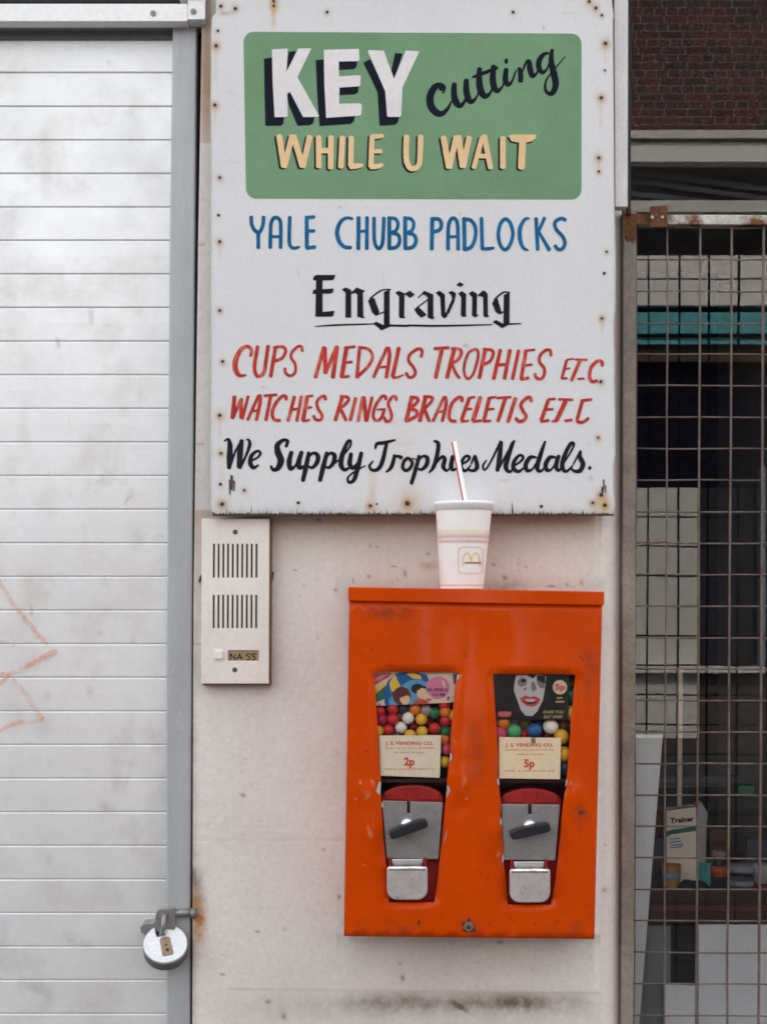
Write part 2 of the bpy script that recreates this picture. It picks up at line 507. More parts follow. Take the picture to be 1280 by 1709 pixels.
m_teal = flatm("teal_fascia_paint", (0.08, 0.33, 0.37))
m_odark = flatm("dark_shop_interior", (0.006, 0.007, 0.014), 0.9, 0.0)
m_obrown = flatm("brown_stained_timber", (0.06, 0.035, 0.025))
m_oblue = flatm("pale_blue_post_paint", (0.20, 0.27, 0.38))
m_ogreen = flatm("dark_green_awning", (0.035, 0.05, 0.048))
def ob(name, x0, x1, y0, y1, pr, mat, back=0.0):
    return build(name, MB().box(OX(x0), OX(x1), -F + back, -F + pr, OZ(y1), OZ(y0)), mat, opp)
zt = 9.2
build("wall", MB().box(1.75, 13, -F - 4, -F, OZ(222), zt), m_brickw, opp)
build("wall", MB().box(-9, OX(880), -F - 4, -F, 0, 4.0), m_brickw, opp)
build("wall", MB().box(OX(1700), 13, -F - 4, -F, 0, OZ(222) - 0.003), m_brickw, opp)
X0, X1 = 883, 1697
bx0, bx1, by0, by1 = OX(985), OX(1345), OZ(221), OZ(-75)
mort = build("mortar_bed", MB().box(bx0, bx1, -F, -F + 0.004, by0 + 0.003, by1), m_mortar, opp)
bm_cache = {}
def brick_mesh(w, h, mat, key):
    if key not in bm_cache:
        me = bpy.data.meshes.new("brick")
        b = MB().box(-w / 2, w / 2, 0.0, 0.004, -h / 2, h / 2)
        me.from_pydata(b.v, [], b.f); me.materials.append(mat); bm_cache[key] = me
    return bm_cache[key]
row = 0
z = by0 + 0.006
o0 = origin_of(opp)
nb = 0
while z + 0.066 < by1:
    long_ = row % 2 == 0
    L_ = 0.210 if long_ else 0.098
    x = bx0 - (0.0 if long_ else 0.056) + 0.02 * (row % 3)
    while x + L_ < bx1 and nb < 298:
        if x > bx0:
            mi = random.choice((0, 0, 1, 1, 2, 2, 3))
            o = bpy.data.objects.new("brick", brick_mesh(L_, 0.060, BR[mi], (long_, mi)))
            COL.objects.link(o); o.parent = opp
            o.location = Vector((x + L_ / 2, -F + 0.0045, z + 0.033)) - o0
            nb += 1
        x += L_ + 0.015
    z += 0.075
    row += 1
ob("band", X0, X1, 222, 235.5, 0.10, m_ogrey, -0.3)
ob("recess", X0, X1, 235.8, 239.8, -0.05, m_odark, -0.3)
ob("band", X0, X1, 240, 272, 0.05, m_owhite, -0.3)
ob("transom_window", X0, X1, 272.4, 336.6, -0.15, m_odark, -0.3)
aw = MB()
for (xa, ya, xb, yb, t) in ((1000, 268, 1345, 312, 10), (1000, 284, 1345, 330, 8), (1000, 306, 1345, 345, 9)):
    a_ = [(OX(xa), OZ(ya)), (OX(xb), OZ(yb)), (OX(xb), OZ(yb + t)), (OX(xa), OZ(ya + t))]
    aw.add([(x, -F - 0.145 + q, zz) for q in (0, 0.02) for x, zz in a_], [(0, 1, 2, 3), (7, 6, 5, 4), (0, 4, 5, 1), (1, 5, 6, 2), (2, 6, 7, 3), (3, 7, 4, 0)])
build("folded_awning", aw, m_ogreen, opp)
ob("band", X0, X1, 337, 356, 0.06, m_ogrey, -0.3)
ob("recess", X0, X1, 356.4, 429, -0.12, m_odark, -0.3)
ob("fascia_board", X0, X1, 429.4, 512, 0.08, m_owhite, -0.3)
ob("recess", X0, X1, 512.4, 523.6, -0.02, m_odark, -0.3)
ob("fascia_stripe", X0, X1, 524, 559, 0.09, m_teal, -0.3)
ob("recess", X0, X1, 559.4, 566.6, -0.02, m_odark, -0.3)
ob("fascia_stripe", X0, X1, 567, 577, 0.09, m_teal, -0.3)
ob("lintel", X0, X1, 577.4, 604, 0.02, m_obrown, -0.3)
ob("shop_window", X0, X1, 604.4, 812, -0.10, m_odark, -0.3)
ob("door_panel", 1010, 1166, 812.4, 1232, 0.01, m_ogrey, -0.3)
ob("shop_window", 1166.4, 1262, 812.4, 1109.6, -0.10, flatm("dim_blue_glass", (0.020, 0.023, 0.032), 0.6, 0.1), -0.3)
ob("post", 1266.4, 1274, 780, 1109.6, 0.06, m_oblue, -0.08)
ob("shop_window", 1274.4, X1, 812.4, 1109.6, -0.10, m_odark, -0.3)
ob("shop_window", X0, 1009.6, 812.4, 1109.6, -0.10, m_odark, -0.3)
ob("window_sill", X0, X1, 1110, 1122, 0.12, m_owhite, -0.3)
build("sheen_panel", MB().box(0.93, 1.32, -F, -F + 0.08, 0.62, 2.3), flatm("sheen_panel_white", (0.80, 0.78, 0.74)), opp)  # added panel, out of view: its reflection puts a sheen on the orange cabinet
build("stall_riser", MB().box(OX(X0), OX(X1), -F - 0.3, -F, 0, OZ(1122.4)), flatm("grey_brown_tiles", (0.06, 0.05, 0.048)), opp)
build("back_wall", MB().box(OX(880), OX(1700), -F - 4, -F - 0.31, 0, OZ(222) - 0.003), m_odark, opp)

# ------------------------------------------------------------------ the shop building: rendered pier, upper wall, rooms
shop = thing("shop_building", (0.1, 0, 0), "shop front with dirty white rendered pier between shutter and grille", "building")
def gauss(x, y, cx, cy, sx, sy): return np.exp(-((x - cx) / sx) ** 2 - ((y - cy) / sy) ** 2)

def sheet(name, mat, parent, left, right, y0, y1, step, d_of, fields, thick_to=None):
    """a fine grid between a left and a right edge curve, with stain fields stored on its points"""
    ny = int((y1 - y0) / step) + 1
    ys = np.linspace(y0, y1, ny)
    nx = int((right(y0) - left(y0)) / step) + 1
    us = np.linspace(0, 1, nx)
    Lf = np.array([left(y) for y in ys]); Rt = np.array([right(y) for y in ys])
    PX = Lf[:, None] + us[None, :] * (Rt - Lf)[:, None]
    PY = np.repeat(ys[:, None], nx, 1)
    d = d_of(PX, PY)
    k = (D - d / 1000) / D
    o0_ = origin_of(parent)
    V = np.stack([(PX - CX) / 1000 * k - o0_.x, -d / 1000 - o0_.y, EYE + (CY - PY) / 1000 * k - o0_.z], -1).reshape(-1, 3)
    i = np.arange(ny * nx).reshape(ny, nx)
    Fc = np.stack([i[:-1, :-1], i[1:, :-1], i[1:, 1:], i[:-1, 1:]], -1).reshape(-1, 4)
    verts = V.tolist(); faces = Fc.tolist()
    if thick_to is not None:                 # close the rim with a skirt pushed straight back
        rim = list(i[0, ::-1]) + list(i[1:, 0]) + list(i[-1, 1:]) + list(i[-2:0:-1, -1])
        n0 = len(verts)
        for q in rim: verts.append([verts[q][0], -thick_to / 1000 - o0_.y, verts[q][2]])
        n = len(rim)
        for q in range(n): faces.append([int(rim[q]), int(rim[(q + 1) % n]), n0 + (q + 1) % n, n0 + q][::-1])
    me = bpy.data.meshes.new(name)
    me.from_pydata(verts, [], faces)
    me.materials.append(mat)
    nf = len(Fc)
    me.polygons.foreach_set("use_smooth", [p < nf for p in range(len(faces))])
    for an, fn in fields.items():
        at = me.attributes.new(an, 'FLOAT', 'POINT')
        vals = np.zeros(len(verts), np.float32)
        vals[:ny * nx] = np.clip(fn(PX, PY), 0, 1.3).reshape(-1)
        at.data.foreach_set("value", vals)
    me.update()
    o = bpy.data.objects.new(name, me); COL.objects.link(o); o.parent = parent
    return o

def interp(pts):
    ys = [p[1] for p in pts]; xs = [p[0] for p in pts]
    return lambda y: float(np.interp(y, ys, xs))
pier_l = interp([(337, -90), (337, 60), (331, 420), (323.5, 1000), (321.5, 1600), (321, 2500)])
pier_r = interp([(1038, -90), (1037, 400), (1035, 1000), (1033, 1709), (1032, 2500)])
spots = [(406, 1327, 7, 5), (540, 1418, 4, 3), (566, 1497, 5, 6), (545, 1526, 3, 2), (553, 1526, 2, 2), (448, 1672, 6, 5), (430, 1555, 6, 3),
         (835, 1572, 8, 4), (668, 1608, 4, 3), (672, 1632, 5, 9), (618, 911, 4, 3), (630, 912, 3, 2), (676, 957, 4, 10), (616, 962, 5, 4), (657, 945, 8, 2),
         (714, 924, 4, 4), (842, 964, 6, 6), (878, 946, 3, 3), (824, 942, 4, 4), (655, 972, 2, 8), (664, 968, 2, 7), (590, 970, 2, 7), (970, 972, 3, 9),
         (493, 951, 5, 2), (532, 868, 9, 4), (474, 1696, 5, 9), (372, 1626, 7, 3), (1008, 1485, 4, 4), (1010, 1410, 3, 3), (560, 985, 5, 4), (920, 978, 12, 3), (946, 976, 3, 4)]
nz_ = rng.random((40, 400))
def wdirt_shade(x, y):
    band = np.exp(-((y - 1672) / 17) ** 2) * np.clip(np.interp(x, [340, 560, 640, 720, 850, 930, 1000, 1040], [0.05, 0.12, 0.75, 0.5, 0.85, 0.55, 0.05, 0.0]), 0, 1)
    band *= np.where(y < 1656, 0.35, 1.0)
    band2 = np.exp(-((y - 1690) / 26) ** 2) * 0.22 * np.clip((x - 320) / 150, 0, 1) * (x < 1000)
    under_shade = np.exp(-np.clip(y - 1568, 0, 999) / 16) * (y > 1560) * ((x > 560) & (x < 1000)) * 0.30  # shade beneath the machine, painted in along with the dirt
    streak = np.exp(-((x - 328) / 13) ** 2) * np.exp(-((y - 1478) / 42) ** 2) * 0.85
    streak += np.exp(-((x - 323) / 6) ** 2) * 0.35
    ledge = np.exp(-((y - 980) / 14) ** 2) * ((x > 560) & (x < 1010)) * (0.25 + 0.5 * np.exp(-((x - 835) / 40) ** 2))
    tick = gauss(x - (y - 1682) * 1.4, y, 770, 1682, 7, 9) * 0.9
    return band + band2 + under_shade + streak + ledge + tick
def wrust(x, y):
    return gauss(x, y, 331, 1545, 14, 34) * 1.0 + gauss(x, y, 329, 1510, 12, 22) * 0.9 + gauss(x, y, 716, 945, 14, 7) * 0.55 + gauss(x, y, 345, 140, 10, 70) * 0.9 * (x < 353) \
        + gauss(x, y, 538, 905, 60, 14) * 0.05 + gauss(x, y, 1010, 1487, 6, 6) * 0.4
def wshade_grime(x, y):
    g = np.exp(-np.clip(y - 860, 0, 999) / 42) * (y > 850) * (x < 1003) * 0.62  # brown shade of the sign board, painted on the wall below it
    g += np.exp(-np.clip(1000 - y, 0, 999) / 60) * (y < 1000) * (x > 560) * (x < 1003) * 0.12  # a little darker towards the machine top
    g += np.clip((x - 999) / 30, 0, 1) * 0.30  # shading of the receding right edge, put into the colour
    g += gauss(x, y, 345, 100, 12, 170) * (x < 353) * (y < 240) * 0.9
    g += gauss(x, y, 430, 1640, 260, 60) * 0.10
    line = np.exp(-((y - 1402 - 1.5 * np.sin(x / 30)) / 1.6) ** 2) * (x < 575) * 0.22
    line2 = np.exp(-((y - 1652 - 0.01 * (x - 500)) / 2.0) ** 2) * (x > 380) * (x < 1000) * 0.35
    seam = sum(np.exp(-((y - q) / 1.6) ** 2) * (x < 341) * 0.7 for q in (741, 1075, 408))
    return g + line + line2 + seam
def wspeck(x, y):
    s = 0
    for cx, cy, sx, sy in spots: s = s + gauss(x, y, cx, cy, sx * 0.62, sy * 0.62) * 0.75
    for _ in range(90):
        s = s + gauss(x, y, random.uniform(325, 1000), random.uniform(870, 1709), random.uniform(1.2, 2.4), random.uniform(1.2, 2.4)) * random.uniform(0.1, 0.45)
    return s
def pier_d(x, y):
    t = np.clip((x - 994) / 44, 0, 1)
    edge = np.clip((x - 992) / 7, 0, 1)
    lump = 0.5 * np.sin(x / 37 + 2 * np.sin(y / 90)) * np.sin(y / 53 + 1.3 * np.sin(x / 70))
    return 0 + lump * (1 - t) - edge * 5 - 34 * t ** 2.2 - 0.35 * np.exp(-((y - 1402) / 1.5) ** 2) * (x < 575)
pier = sheet("pier", m_wall, shop, pier_l, pier_r, -90, 1990, 3.0, pier_d, dict(dirt=wdirt_shade, rust=wrust, shade_grime=wshade_grime, speck=wspeck), thick_to=-130)
build("pier_base", MB().rect(321, 1991, 1032, 2499, 0, -130), m_wall, shop)
ZT = W(0, -92, 0).z
build("upper_wall", MB().box(-5, 6, 0.03, 5, ZT + 0.002, 10.5), m_wall, shop)
xl, xr = W(-900, 0).x, W(1760, 0, -100).x
build("side_wall", MB().box(-5, xl - 0.002, 0, 5, 0, ZT), m_wall, shop)
build("side_wall", MB().box(xr, 6, 0, 5, 0, ZT), m_wall, shop)
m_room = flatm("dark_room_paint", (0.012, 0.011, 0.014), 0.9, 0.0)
xp = W(1032, 0, -130).x
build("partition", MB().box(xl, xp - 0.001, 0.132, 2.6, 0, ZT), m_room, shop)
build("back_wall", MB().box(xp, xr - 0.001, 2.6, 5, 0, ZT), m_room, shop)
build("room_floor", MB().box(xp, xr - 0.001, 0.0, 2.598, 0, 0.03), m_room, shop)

# ------------------------------------------------------------------ sign board
sign = thing("sign_board", W(688, 860, 10), "white painted board advertising key cutting and engraving with rusty nails", "sign")
SD = 46.0
sg_l = interp([(360, -60), (361, 22), (354, 30), (352.5, 60), (352.5, 110), (351.8, 170), (353, 300), (352.3, 420), (353, 600), (351.5, 780), (352.5, 852), (356, 858.5)])
sg_r = interp([(1020, -60), (1021, 6), (1024, 30), (1022.5, 32), (1023.5, 160), (1025, 345), (1026.5, 440), (1026, 520), (1023.5, 540), (1025, 620), (1026, 760), (1023, 778), (1023, 820), (1026, 846), (1023, 858.5)])
nails = [(369, 10, 4, .5), (393, 14, 4, .6), (457, 1.5, 3.5, 1), (457, 9.5, 3.2, 1), (364, 51, 3, .4), (361, 76, 4, 1), (359, 175, 3.6, .9), (367, 296, 3, .8), (365, 359, 3.8, .1), (367, 403, 3.4, .8),
         (367, 518, 3.2, .8), (372, 603, 3.4, .6), (367, 693, 3.8, .8), (369, 756, 3, 1), (368, 808, 4, .1), (408, 818, 3, .6), (371, 841, 4.4, 1.2), (498, 839, 4, .1), (618, 844, 3.6, 1.4), (629, 841, 2.4, .1),
         (680, 840, 6.2, 2.0), (983, 2, 3.4, .8), (994, 13, 3.4, .8), (1004, 25, 3, .4), (1010, 72, 4, 1.4), (1009, 117, 2.6, .3), (1003, 163, 3.8, 1.2), (999, 263, 3.4, 1.1), (999, 286, 3.2, .5), (1012, 420, 3, .4),
         (1008, 456, 3.8, .1), (1004, 531, 3, 1.1), (1002, 637, 3.4, .8), (998, 730, 2.6, .9), (1003, 826, 4.4, 1.0), (989, 839, 3.4, 1.1), (1009, 843, 4.8, 1.5), (546, 20, 3.6, .3), (856, 20, 3.6, .3), (903, 845, 4, .1)]
def s_rust(x, y):
    s = 0
    for cx, cy, r, a in nails: s = s + gauss(x, y, cx, cy + 1, r * 1.45, r * 1.5) * min(1, a) * 0.85
    return s
def s_halo(x, y):
    s = 0
    for cx, cy, r, a in nails:
        s = s + gauss(x, y, cx, cy + 2, r * (1.5 + 0.9 * a), r * (1.8 + 1.3 * a)) * min(1, a) * 0.62
    run = lambda cx, ya, yb, w, a: np.exp(-((x - cx) / w) ** 2) * np.clip((y - ya) / 8, 0, 1) * np.clip((yb - y) / 20, 0, 1) * a
    return s + run(457, 8, 56, 3.5, 0.7) + run(622, 778, 845, 7, 0.35) + run(370, 770, 850, 5, 0.2) + run(671, 715, 800, 18, 0.16) + run(999, 262, 290, 1.6, 0.8) + run(680, 838, 862, 5, 0.8) + run(361, 76, 150, 2.6, 0.35) + run(1010, 72, 112, 2.4, 0.5) + run(1003, 163, 225, 2.6, 0.35) + run(359, 175, 215, 2.0, 0.4) + run(367, 403, 440, 2.0, 0.35) + run(1004, 531, 570, 2.2, 0.4) + run(367, 693, 740, 2.2, 0.4) + run(1009, 843, 862, 3, 0.8)
def s_dirt(x, y):
    b = np.exp(-np.clip(858 - y, 0, 999) / 7) * 0.65
    b = b + 0.10 * np.exp(-np.clip(y + 5, 0, 999) / 30)
    for cx, cy, sx, sy, a in ((373, 22, 6, 3, .5), (383, 22, 9, 3, .4), (420, 154, 3, 2, 0), (385, 155, 10, 1.3, .35), (387, 271, 18, 1.6, .22), (498, 455, 2, 8, .3), (567, 346, 3, 1.5, .8), (640, 470, 1.5, 12, .2), (907, 46, 2, 5, .6), (950, 22, 14, 1.2, .4),
                          (840, 802, 8, 1.3, .5), (985, 798, 4, 5, .4), (948, 797, 1.5, 5, .3), (982, 742, 1.5, 5, .4), (440, 646, 3, 2, .6), (777, 577, 4, 3, .6), (768, 356, 1.3, 2.5, .8), (667, 740, 22, 1.6, .25), (661, 705, 10, 9, .1)):
        b = b + gauss(x, y, cx, cy, sx, sy) * a
    e = np.exp(-np.abs(x - 352.5) / 2.0) * 0.35 + np.exp(-np.abs(x - 1025) / 2.0) * 0.30
    return b + e
board = sheet("board", m_sign, sign, sg_l, sg_r, -60, 858.5, 2.6, lambda x, y: SD + 0 * x, dict(dirt=s_dirt, rust=s_rust, halo=s_halo), thick_to=SD - 13)
build("batten", MB().rect(362, -60, 1020, 848, SD - 13.2, 1.5), m_split, sign)
build("backing_strip", MB().prism([(1024, -60), (1048, -60), (1047.5, 160), (1047, 345), (1026, 345)], 30, 2), m_strip, sign, bevel=1)
for (cx, cy, r, a) in nails:
    build("nail", MB().prism([(cx + r * .72 * math.cos(t) * random.uniform(.85, 1.1), cy + r * .72 * math.sin(t) * random.uniform(.85, 1.1)) for t in [2 * math.pi * i / 9 for i in range(9)]], SD + 0.9, SD - 3), m_nail, sign)
def rrect(x0, y0, x1, y1, r, n=6):
    p = []
    for cx, cy, a0 in ((x1 - r, y1 - r, 0), (x0 + r, y1 - r, 90), (x0 + r, y0 + r, 180), (x1 - r, y0 + r, 270)):
        for i in range(n + 1):
            a = R(a0 + 90 * i / n); p.append((cx + r * math.cos(a), cy + r * math.sin(a)))
    return p
def warp(p, q):
    """bilinear: unit rectangle corners to a quad (tl, tr, br, bl)"""
    (ax, ay), (bx, by), (cx, cy), (dx, dy) = q
    return [((1 - u) * (1 - v) * ax + u * (1 - v) * bx + u * v * cx + (1 - u) * v * dx, (1 - u) * (1 - v) * ay + u * (1 - v) * by + u * v * cy + (1 - u) * v * dy) for u, v in p]
gp = [((x - 407) / 562, (y - 54) / 278) for x, y in rrect(407, 54, 969, 332, 17)]
lab(build("painted_panel", MB().flat(warp(gp, [(406.5, 53), (970, 56), (970, 333), (411, 331.5)]), SD + 0.3), m_green, sign), "green rounded painted panel behind the words KEY cutting")

class TF:
    def __init__(s, x0, y0, sc): s.x0, s.y0, s.scale = x0, y0, sc
    def __call__(s, x, y): return (s.x0 + x / s.scale, s.y0 + y / s.scale)
tA, tB = TF(400, 40, 4), TF(690, 40, 4)
tC, tD_ = TF(400, 340, 1280 / 290), TF(680, 340, 1280 / 290)
tE, tF = TF(360, 560, 1280 / 340), TF(690, 560, 1280 / 340)
tG, tH = TF(350, 715, 1280 / 340), TF(670, 715, 1280 / 370)
def pts(s): return [tuple(float(v) for v in q.split(',')) for q in s.split()]
def draw(mb, tf, spec, d, dx=0, dy=0, grow=0):
    """spec: list of (width, 'x,y x,y ...') or (None, 'x,y,w ...'); a leading 'o' closes the stroke"""
    for w, s in spec:
        closed = s.startswith('o')
        P = pts(s.lstrip('o'))
        ws = [p[2] if len(p) > 2 else w for p in P]
        mb.stroke([(p[0] + dx, p[1] + dy) for p in P], [x + grow for x in ws], d, tf, closed=closed)
def polys(mb, tf, specs, d):
    for s in specs:
        mb.n += 1
        mb.flat([tf(*p) for p in pts(s)], d + 0.006 * mb.n)

mb = MB()
polys(mb, tA, ["163,232 222,222 240,620 298,620 292,668 278,680 172,680 166,430", "328,186 376,180 330,320 312,320", "314,468 340,446 428,618 502,618 492,662 470,676 388,680 380,665 330,545",
               "508,242 570,234 582,620 772,614 762,650 740,668 534,682 532,660 518,480", "660,250 788,244 780,285 765,302 660,308", "660,426 796,416 790,458 770,470 660,476",
               "824,258 872,234 978,450 992,616 1066,616 1056,656 1036,674 934,680 920,460 880,370", "1036,194 1088,198 1032,372 1012,312"], SD + 0.5)
lab(build("lettering", mb, m_navy, sign), "blue-black drop shadow of the word KEY")
mb = MB()
polys(mb, tA, ["216,170 322,164 314,318 392,164 480,162 386,356 530,612 524,620 424,621 336,452 318,466 322,610 318,620 234,622 222,400",
               "562,172 796,166 800,240 790,248 662,250 664,350 800,342 808,350 806,410 798,416 666,424 664,532 805,530 816,540 812,606 800,612 578,626 566,400",
               "855,182 864,174 962,178 1030,366 1108,178 1200,182 1086,425 1078,612 1070,620 992,620 984,614 972,450"], SD + 0.75)
lab(build("lettering", mb, m_white_l, sign), "white block capitals reading KEY")
mb = MB()
draw(mb, tB, [(None, "196,462,12 206,425,22 182,408,32 142,422,44 112,480,50 116,545,52 150,590,48 190,598,38 228,565,22 252,515,10"), (42, "186,425 190,432"),
              (None, "272,400,34 270,470,42 285,525,48 315,545,32 345,505,16 352,440,12"), (None, "352,375,34 352,440,42 365,500,46 390,518,32 420,488,14 438,445,10"),
              (None, "440,298,32 438,380,44 450,450,48 478,482,38 510,462,18 528,420,10"), (None, "534,282,34 528,370,44 540,428,44 562,446,32 590,420,14 608,378,10"),
              (None, "395,355,16 450,335,26 558,292,22"), (None, "618,302,32 612,370,40 630,402,36 655,385,16 684,308,10"), (36, "616,248 620,248"),
              (None, "704,296,26 714,335,36 714,382,34"), (None, "716,345,12 748,262,16 770,250,30 776,295,42 792,345,36 818,332,16 838,290,10"),
              (None, "902,195,14 870,202,26 840,240,38 836,290,38 860,322,30 890,300,14 915,235,12"),
              (None, "924,172,22 918,250,38 935,330,46 948,400,44 930,455,38 900,464,26 878,432,20 888,370,12 940,300,10 1012,218,7")], SD + 0.5)
lab(build("lettering", mb, m_navy, sign), "blue-black slanting script reading cutting")
ww_A = [(40, "265,748 296,948"), (38, "300,950 350,750"), (40, "362,750 420,948"), (38, "424,950 468,752"), (38, "528,754 530,952"), (38, "610,754 608,960"), (36, "530,845 605,845"), (38, "686,757 676,953"),
        (36, "745,757 742,944"), (None, "742,950,38 780,948,36 818,942,24"), (34, "884,752 876,950"), (None, "880,752,32 920,750,34 956,746,24"), (None, "880,852,26 945,848,30"), (None, "876,952,34 920,950,34 952,940,24"),
        (None, "1114,750,38 1112,890,38 1130,952,36 1160,966,34 1194,944,34 1204,880,36 1208,750,38")]
ww_B = [(40, "200,758 236,955"), (38, "240,955 285,755"), (40, "300,752 328,950"), (38, "332,950 372,758"), (None, "458,758,34 402,958,30"), (None, "474,758,38 514,960,34"), (None, "470,750,40 472,756,44"), (30, "435,882 500,882"), (38, "596,760 596,956"), (46, "728,770 720,958")]
mb = MB()
draw(mb, tA, ww_A, SD + 0.45, -12, 9, 3); draw(mb, tB, ww_B, SD + 0.45, -12, 9, 3)
polys(mb, tB, ["622,758 640,746 812,746 806,775 784,794 745,802 680,800 643,792"], SD + 0.45)
words(mb, m_navy, sign, [655, 722], ['dark drop shadow of the word WHILE', 'dark drop shadow of the letter U', 'dark drop shadow of the word WAIT'])
mb = MB()
draw(mb, tA, ww_A, SD + 0.8); draw(mb, tB, ww_B, SD + 0.8)
polys(mb, tB, ["632,748 650,738 820,738 814,765 792,782 752,792 690,790 653,782"], SD + 0.8)
words(mb, m_tan, sign, [655, 722], ['cream capitals reading WHILE', 'cream capital U', 'cream capitals reading WAIT'])
mb = MB()
draw(mb, tC, [(28, "86,96 90,150 108,190 140,218"), (28, "177,96 173,150 160,190 140,218"), (28, "138,218 138,325"), (28, "226,325 230,165 246,112 270,102 294,116 304,165 302,325"), (22, "230,242 300,242"),
              (None, "370,98,28 366,270,28 380,318,26 410,326,24 440,318,18"), (30, "494,96 496,322"), (None, "494,102,26 550,97,26"), (26, "496,200 550,200"), (None, "496,326,26 555,318,28"),
              (None, "830,112,22 790,104,24 745,132,28 718,205,32 735,280,32 775,318,28 820,322,26"), (30, "876,100 874,332"), (28, "938,100 936,332"), (22, "876,205 938,200"),
              (28, "990,104 992,268 1015,325 1040,318 1055,265 1062,104"), (30, "1102,100 1102,330"), (26, "1102,108 1145,110 1166,150 1150,198 1110,212"), (28, "1115,214 1165,228 1178,275 1155,318 1102,328"),
              (30, "1218,100 1220,330"), (26, "1218,108 1262,112 1282,150 1266,198 1226,212"), (28, "1230,214 1283,230 1298,275 1275,318 1218,328")], SD + 0.5)
draw(mb, tD_, [(30, "182,106 178,334"), (28, "182,112 230,114 250,150 235,192 185,208"), (28, "298,336 300,175 318,118 338,107 358,120 370,175 372,336"), (22, "302,242 370,242"),
               (30, "416,106 420,338"), (28, "416,114 465,122 498,172 498,250 470,316 420,338"), (28, "544,106 550,330"), (None, "550,332,26 600,330,26 634,325,20"),
               (27, "o722,112 685,145 668,225 682,300 716,338 752,305 775,225 757,145"), (None, "893,108,16 862,116,24 828,180,32 828,260,32 850,322,26 888,343,12"),
               (28, "946,108 958,338"), (None, "1008,104,26 955,225,22"), (None, "965,205,22 1043,340,30"), (27, "1162,120 1130,108 1086,135 1092,185 1140,240 1158,290 1138,332 1106,334 1086,308")], SD + 0.5)
words(mb, m_blue, sign, [542, 706], ["blue capitals of a lock maker's name, four letters", "blue capitals of a lock maker's name, five letters", 'blue capitals reading PADLOCKS'])
mb = MB()
polys(mb, tC, ["550,530 570,524 706,524 696,556 680,564 545,565 540,552", "563,560 611,560 612,830 558,830", "545,632 694,624 686,655 670,662 535,664", "560,800 612,796 700,788 690,825 676,832 560,832",
               "752,632 782,616 822,634 822,830 832,830 810,840 778,838 780,655", "822,652 862,616 926,642 908,655 912,830 926,836 908,844 866,832 866,668 846,656 826,668",
               "945,715 962,694 992,694 1030,798 1002,826 975,800", "1062,650 1112,628 1105,640 1105,908 1062,925", "982,882 1005,868 1065,895 1104,905 1045,934",
               "1145,655 1172,640 1215,660 1212,830 1224,838 1196,845 1172,835 1174,685", "1210,664 1252,640 1290,668 1256,695"], SD + 0.5)
draw(mb, tC, [(None, "962,696,12 1040,640,12 1112,631,9"), (9, "1000,822 1064,796"), (None, "555,904,5 700,894,14 985,885,9"), (None, "1104,896,16 1240,900,16")], SD + 0.52)
polys(mb, tD_, ["100,668 122,640 190,668 190,832 202,838 180,852 148,838 148,690 128,672", "48,775 84,762 142,818 102,840 72,815", "206,655 235,640 275,668 278,800 296,806 294,830 270,846 248,825 240,690",
                "298,655 325,640 358,660 346,720 304,812 284,800 328,700 322,672", "358,598 384,576 416,594 390,613", "372,660 400,642 432,665 430,820 438,826 415,836 392,824 395,690",
                "450,660 478,642 512,662 510,815 525,822 498,838 474,824 476,690", "512,680 550,640 572,642 590,665 592,820 604,830 575,838 558,825 556,690 530,680",
                "622,735 640,702 664,700 690,790 708,800 680,816 650,800", "708,672 752,650 750,890 705,906", "625,872 650,855 712,888 745,892 697,916"], SD + 0.5)
draw(mb, tD_, [(10, "66,768 150,706"), (8, "78,692 108,664"), (None, "640,706,14 700,655,14 752,652,8"), (None, "0,896,15 200,899,15 400,896,13 622,890,8"), (None, "745,886,14 836,883,8"), (8, "690,806 712,790")], SD + 0.52)
lab(build("lettering", mb, m_black, sign), "black gothic lettering reading Engraving, underlined")
mb = MB()
draw(mb, tE, [(None, "220,128,18 226,92,22 202,68,22 160,88,26 128,150,34 125,210,34 150,250,26 192,248,10"), (24, "265,68 246,180 250,235 270,256 300,238 312,190 330,66"), (24, "376,74 346,256"), (20, "365,76 420,70 440,96 420,140 375,160"),
              (18, "545,98 540,70 515,70 480,105 475,140 500,180 500,230 470,253 440,235 436,205"), (24, "680,74 627,262"), (26, "685,78 690,235"), (22, "758,70 692,235"), (28, "762,70 737,262"),
              (28, "822,74 792,258"), (18, "825,76 874,70"), (18, "808,172 855,165"), (18, "792,260 838,256"), (22, "905,76 887,262"), (20, "900,74 960,86 985,130 960,190 887,262"),
              (22, "1075,78 992,260"), (24, "1085,76 1092,130 1072,262"), (16, "1020,200 1085,195"), (26, "1150,78 1112,255"), (None, "1112,262,18 1140,262,16 1178,248,10")], SD + 0.5)
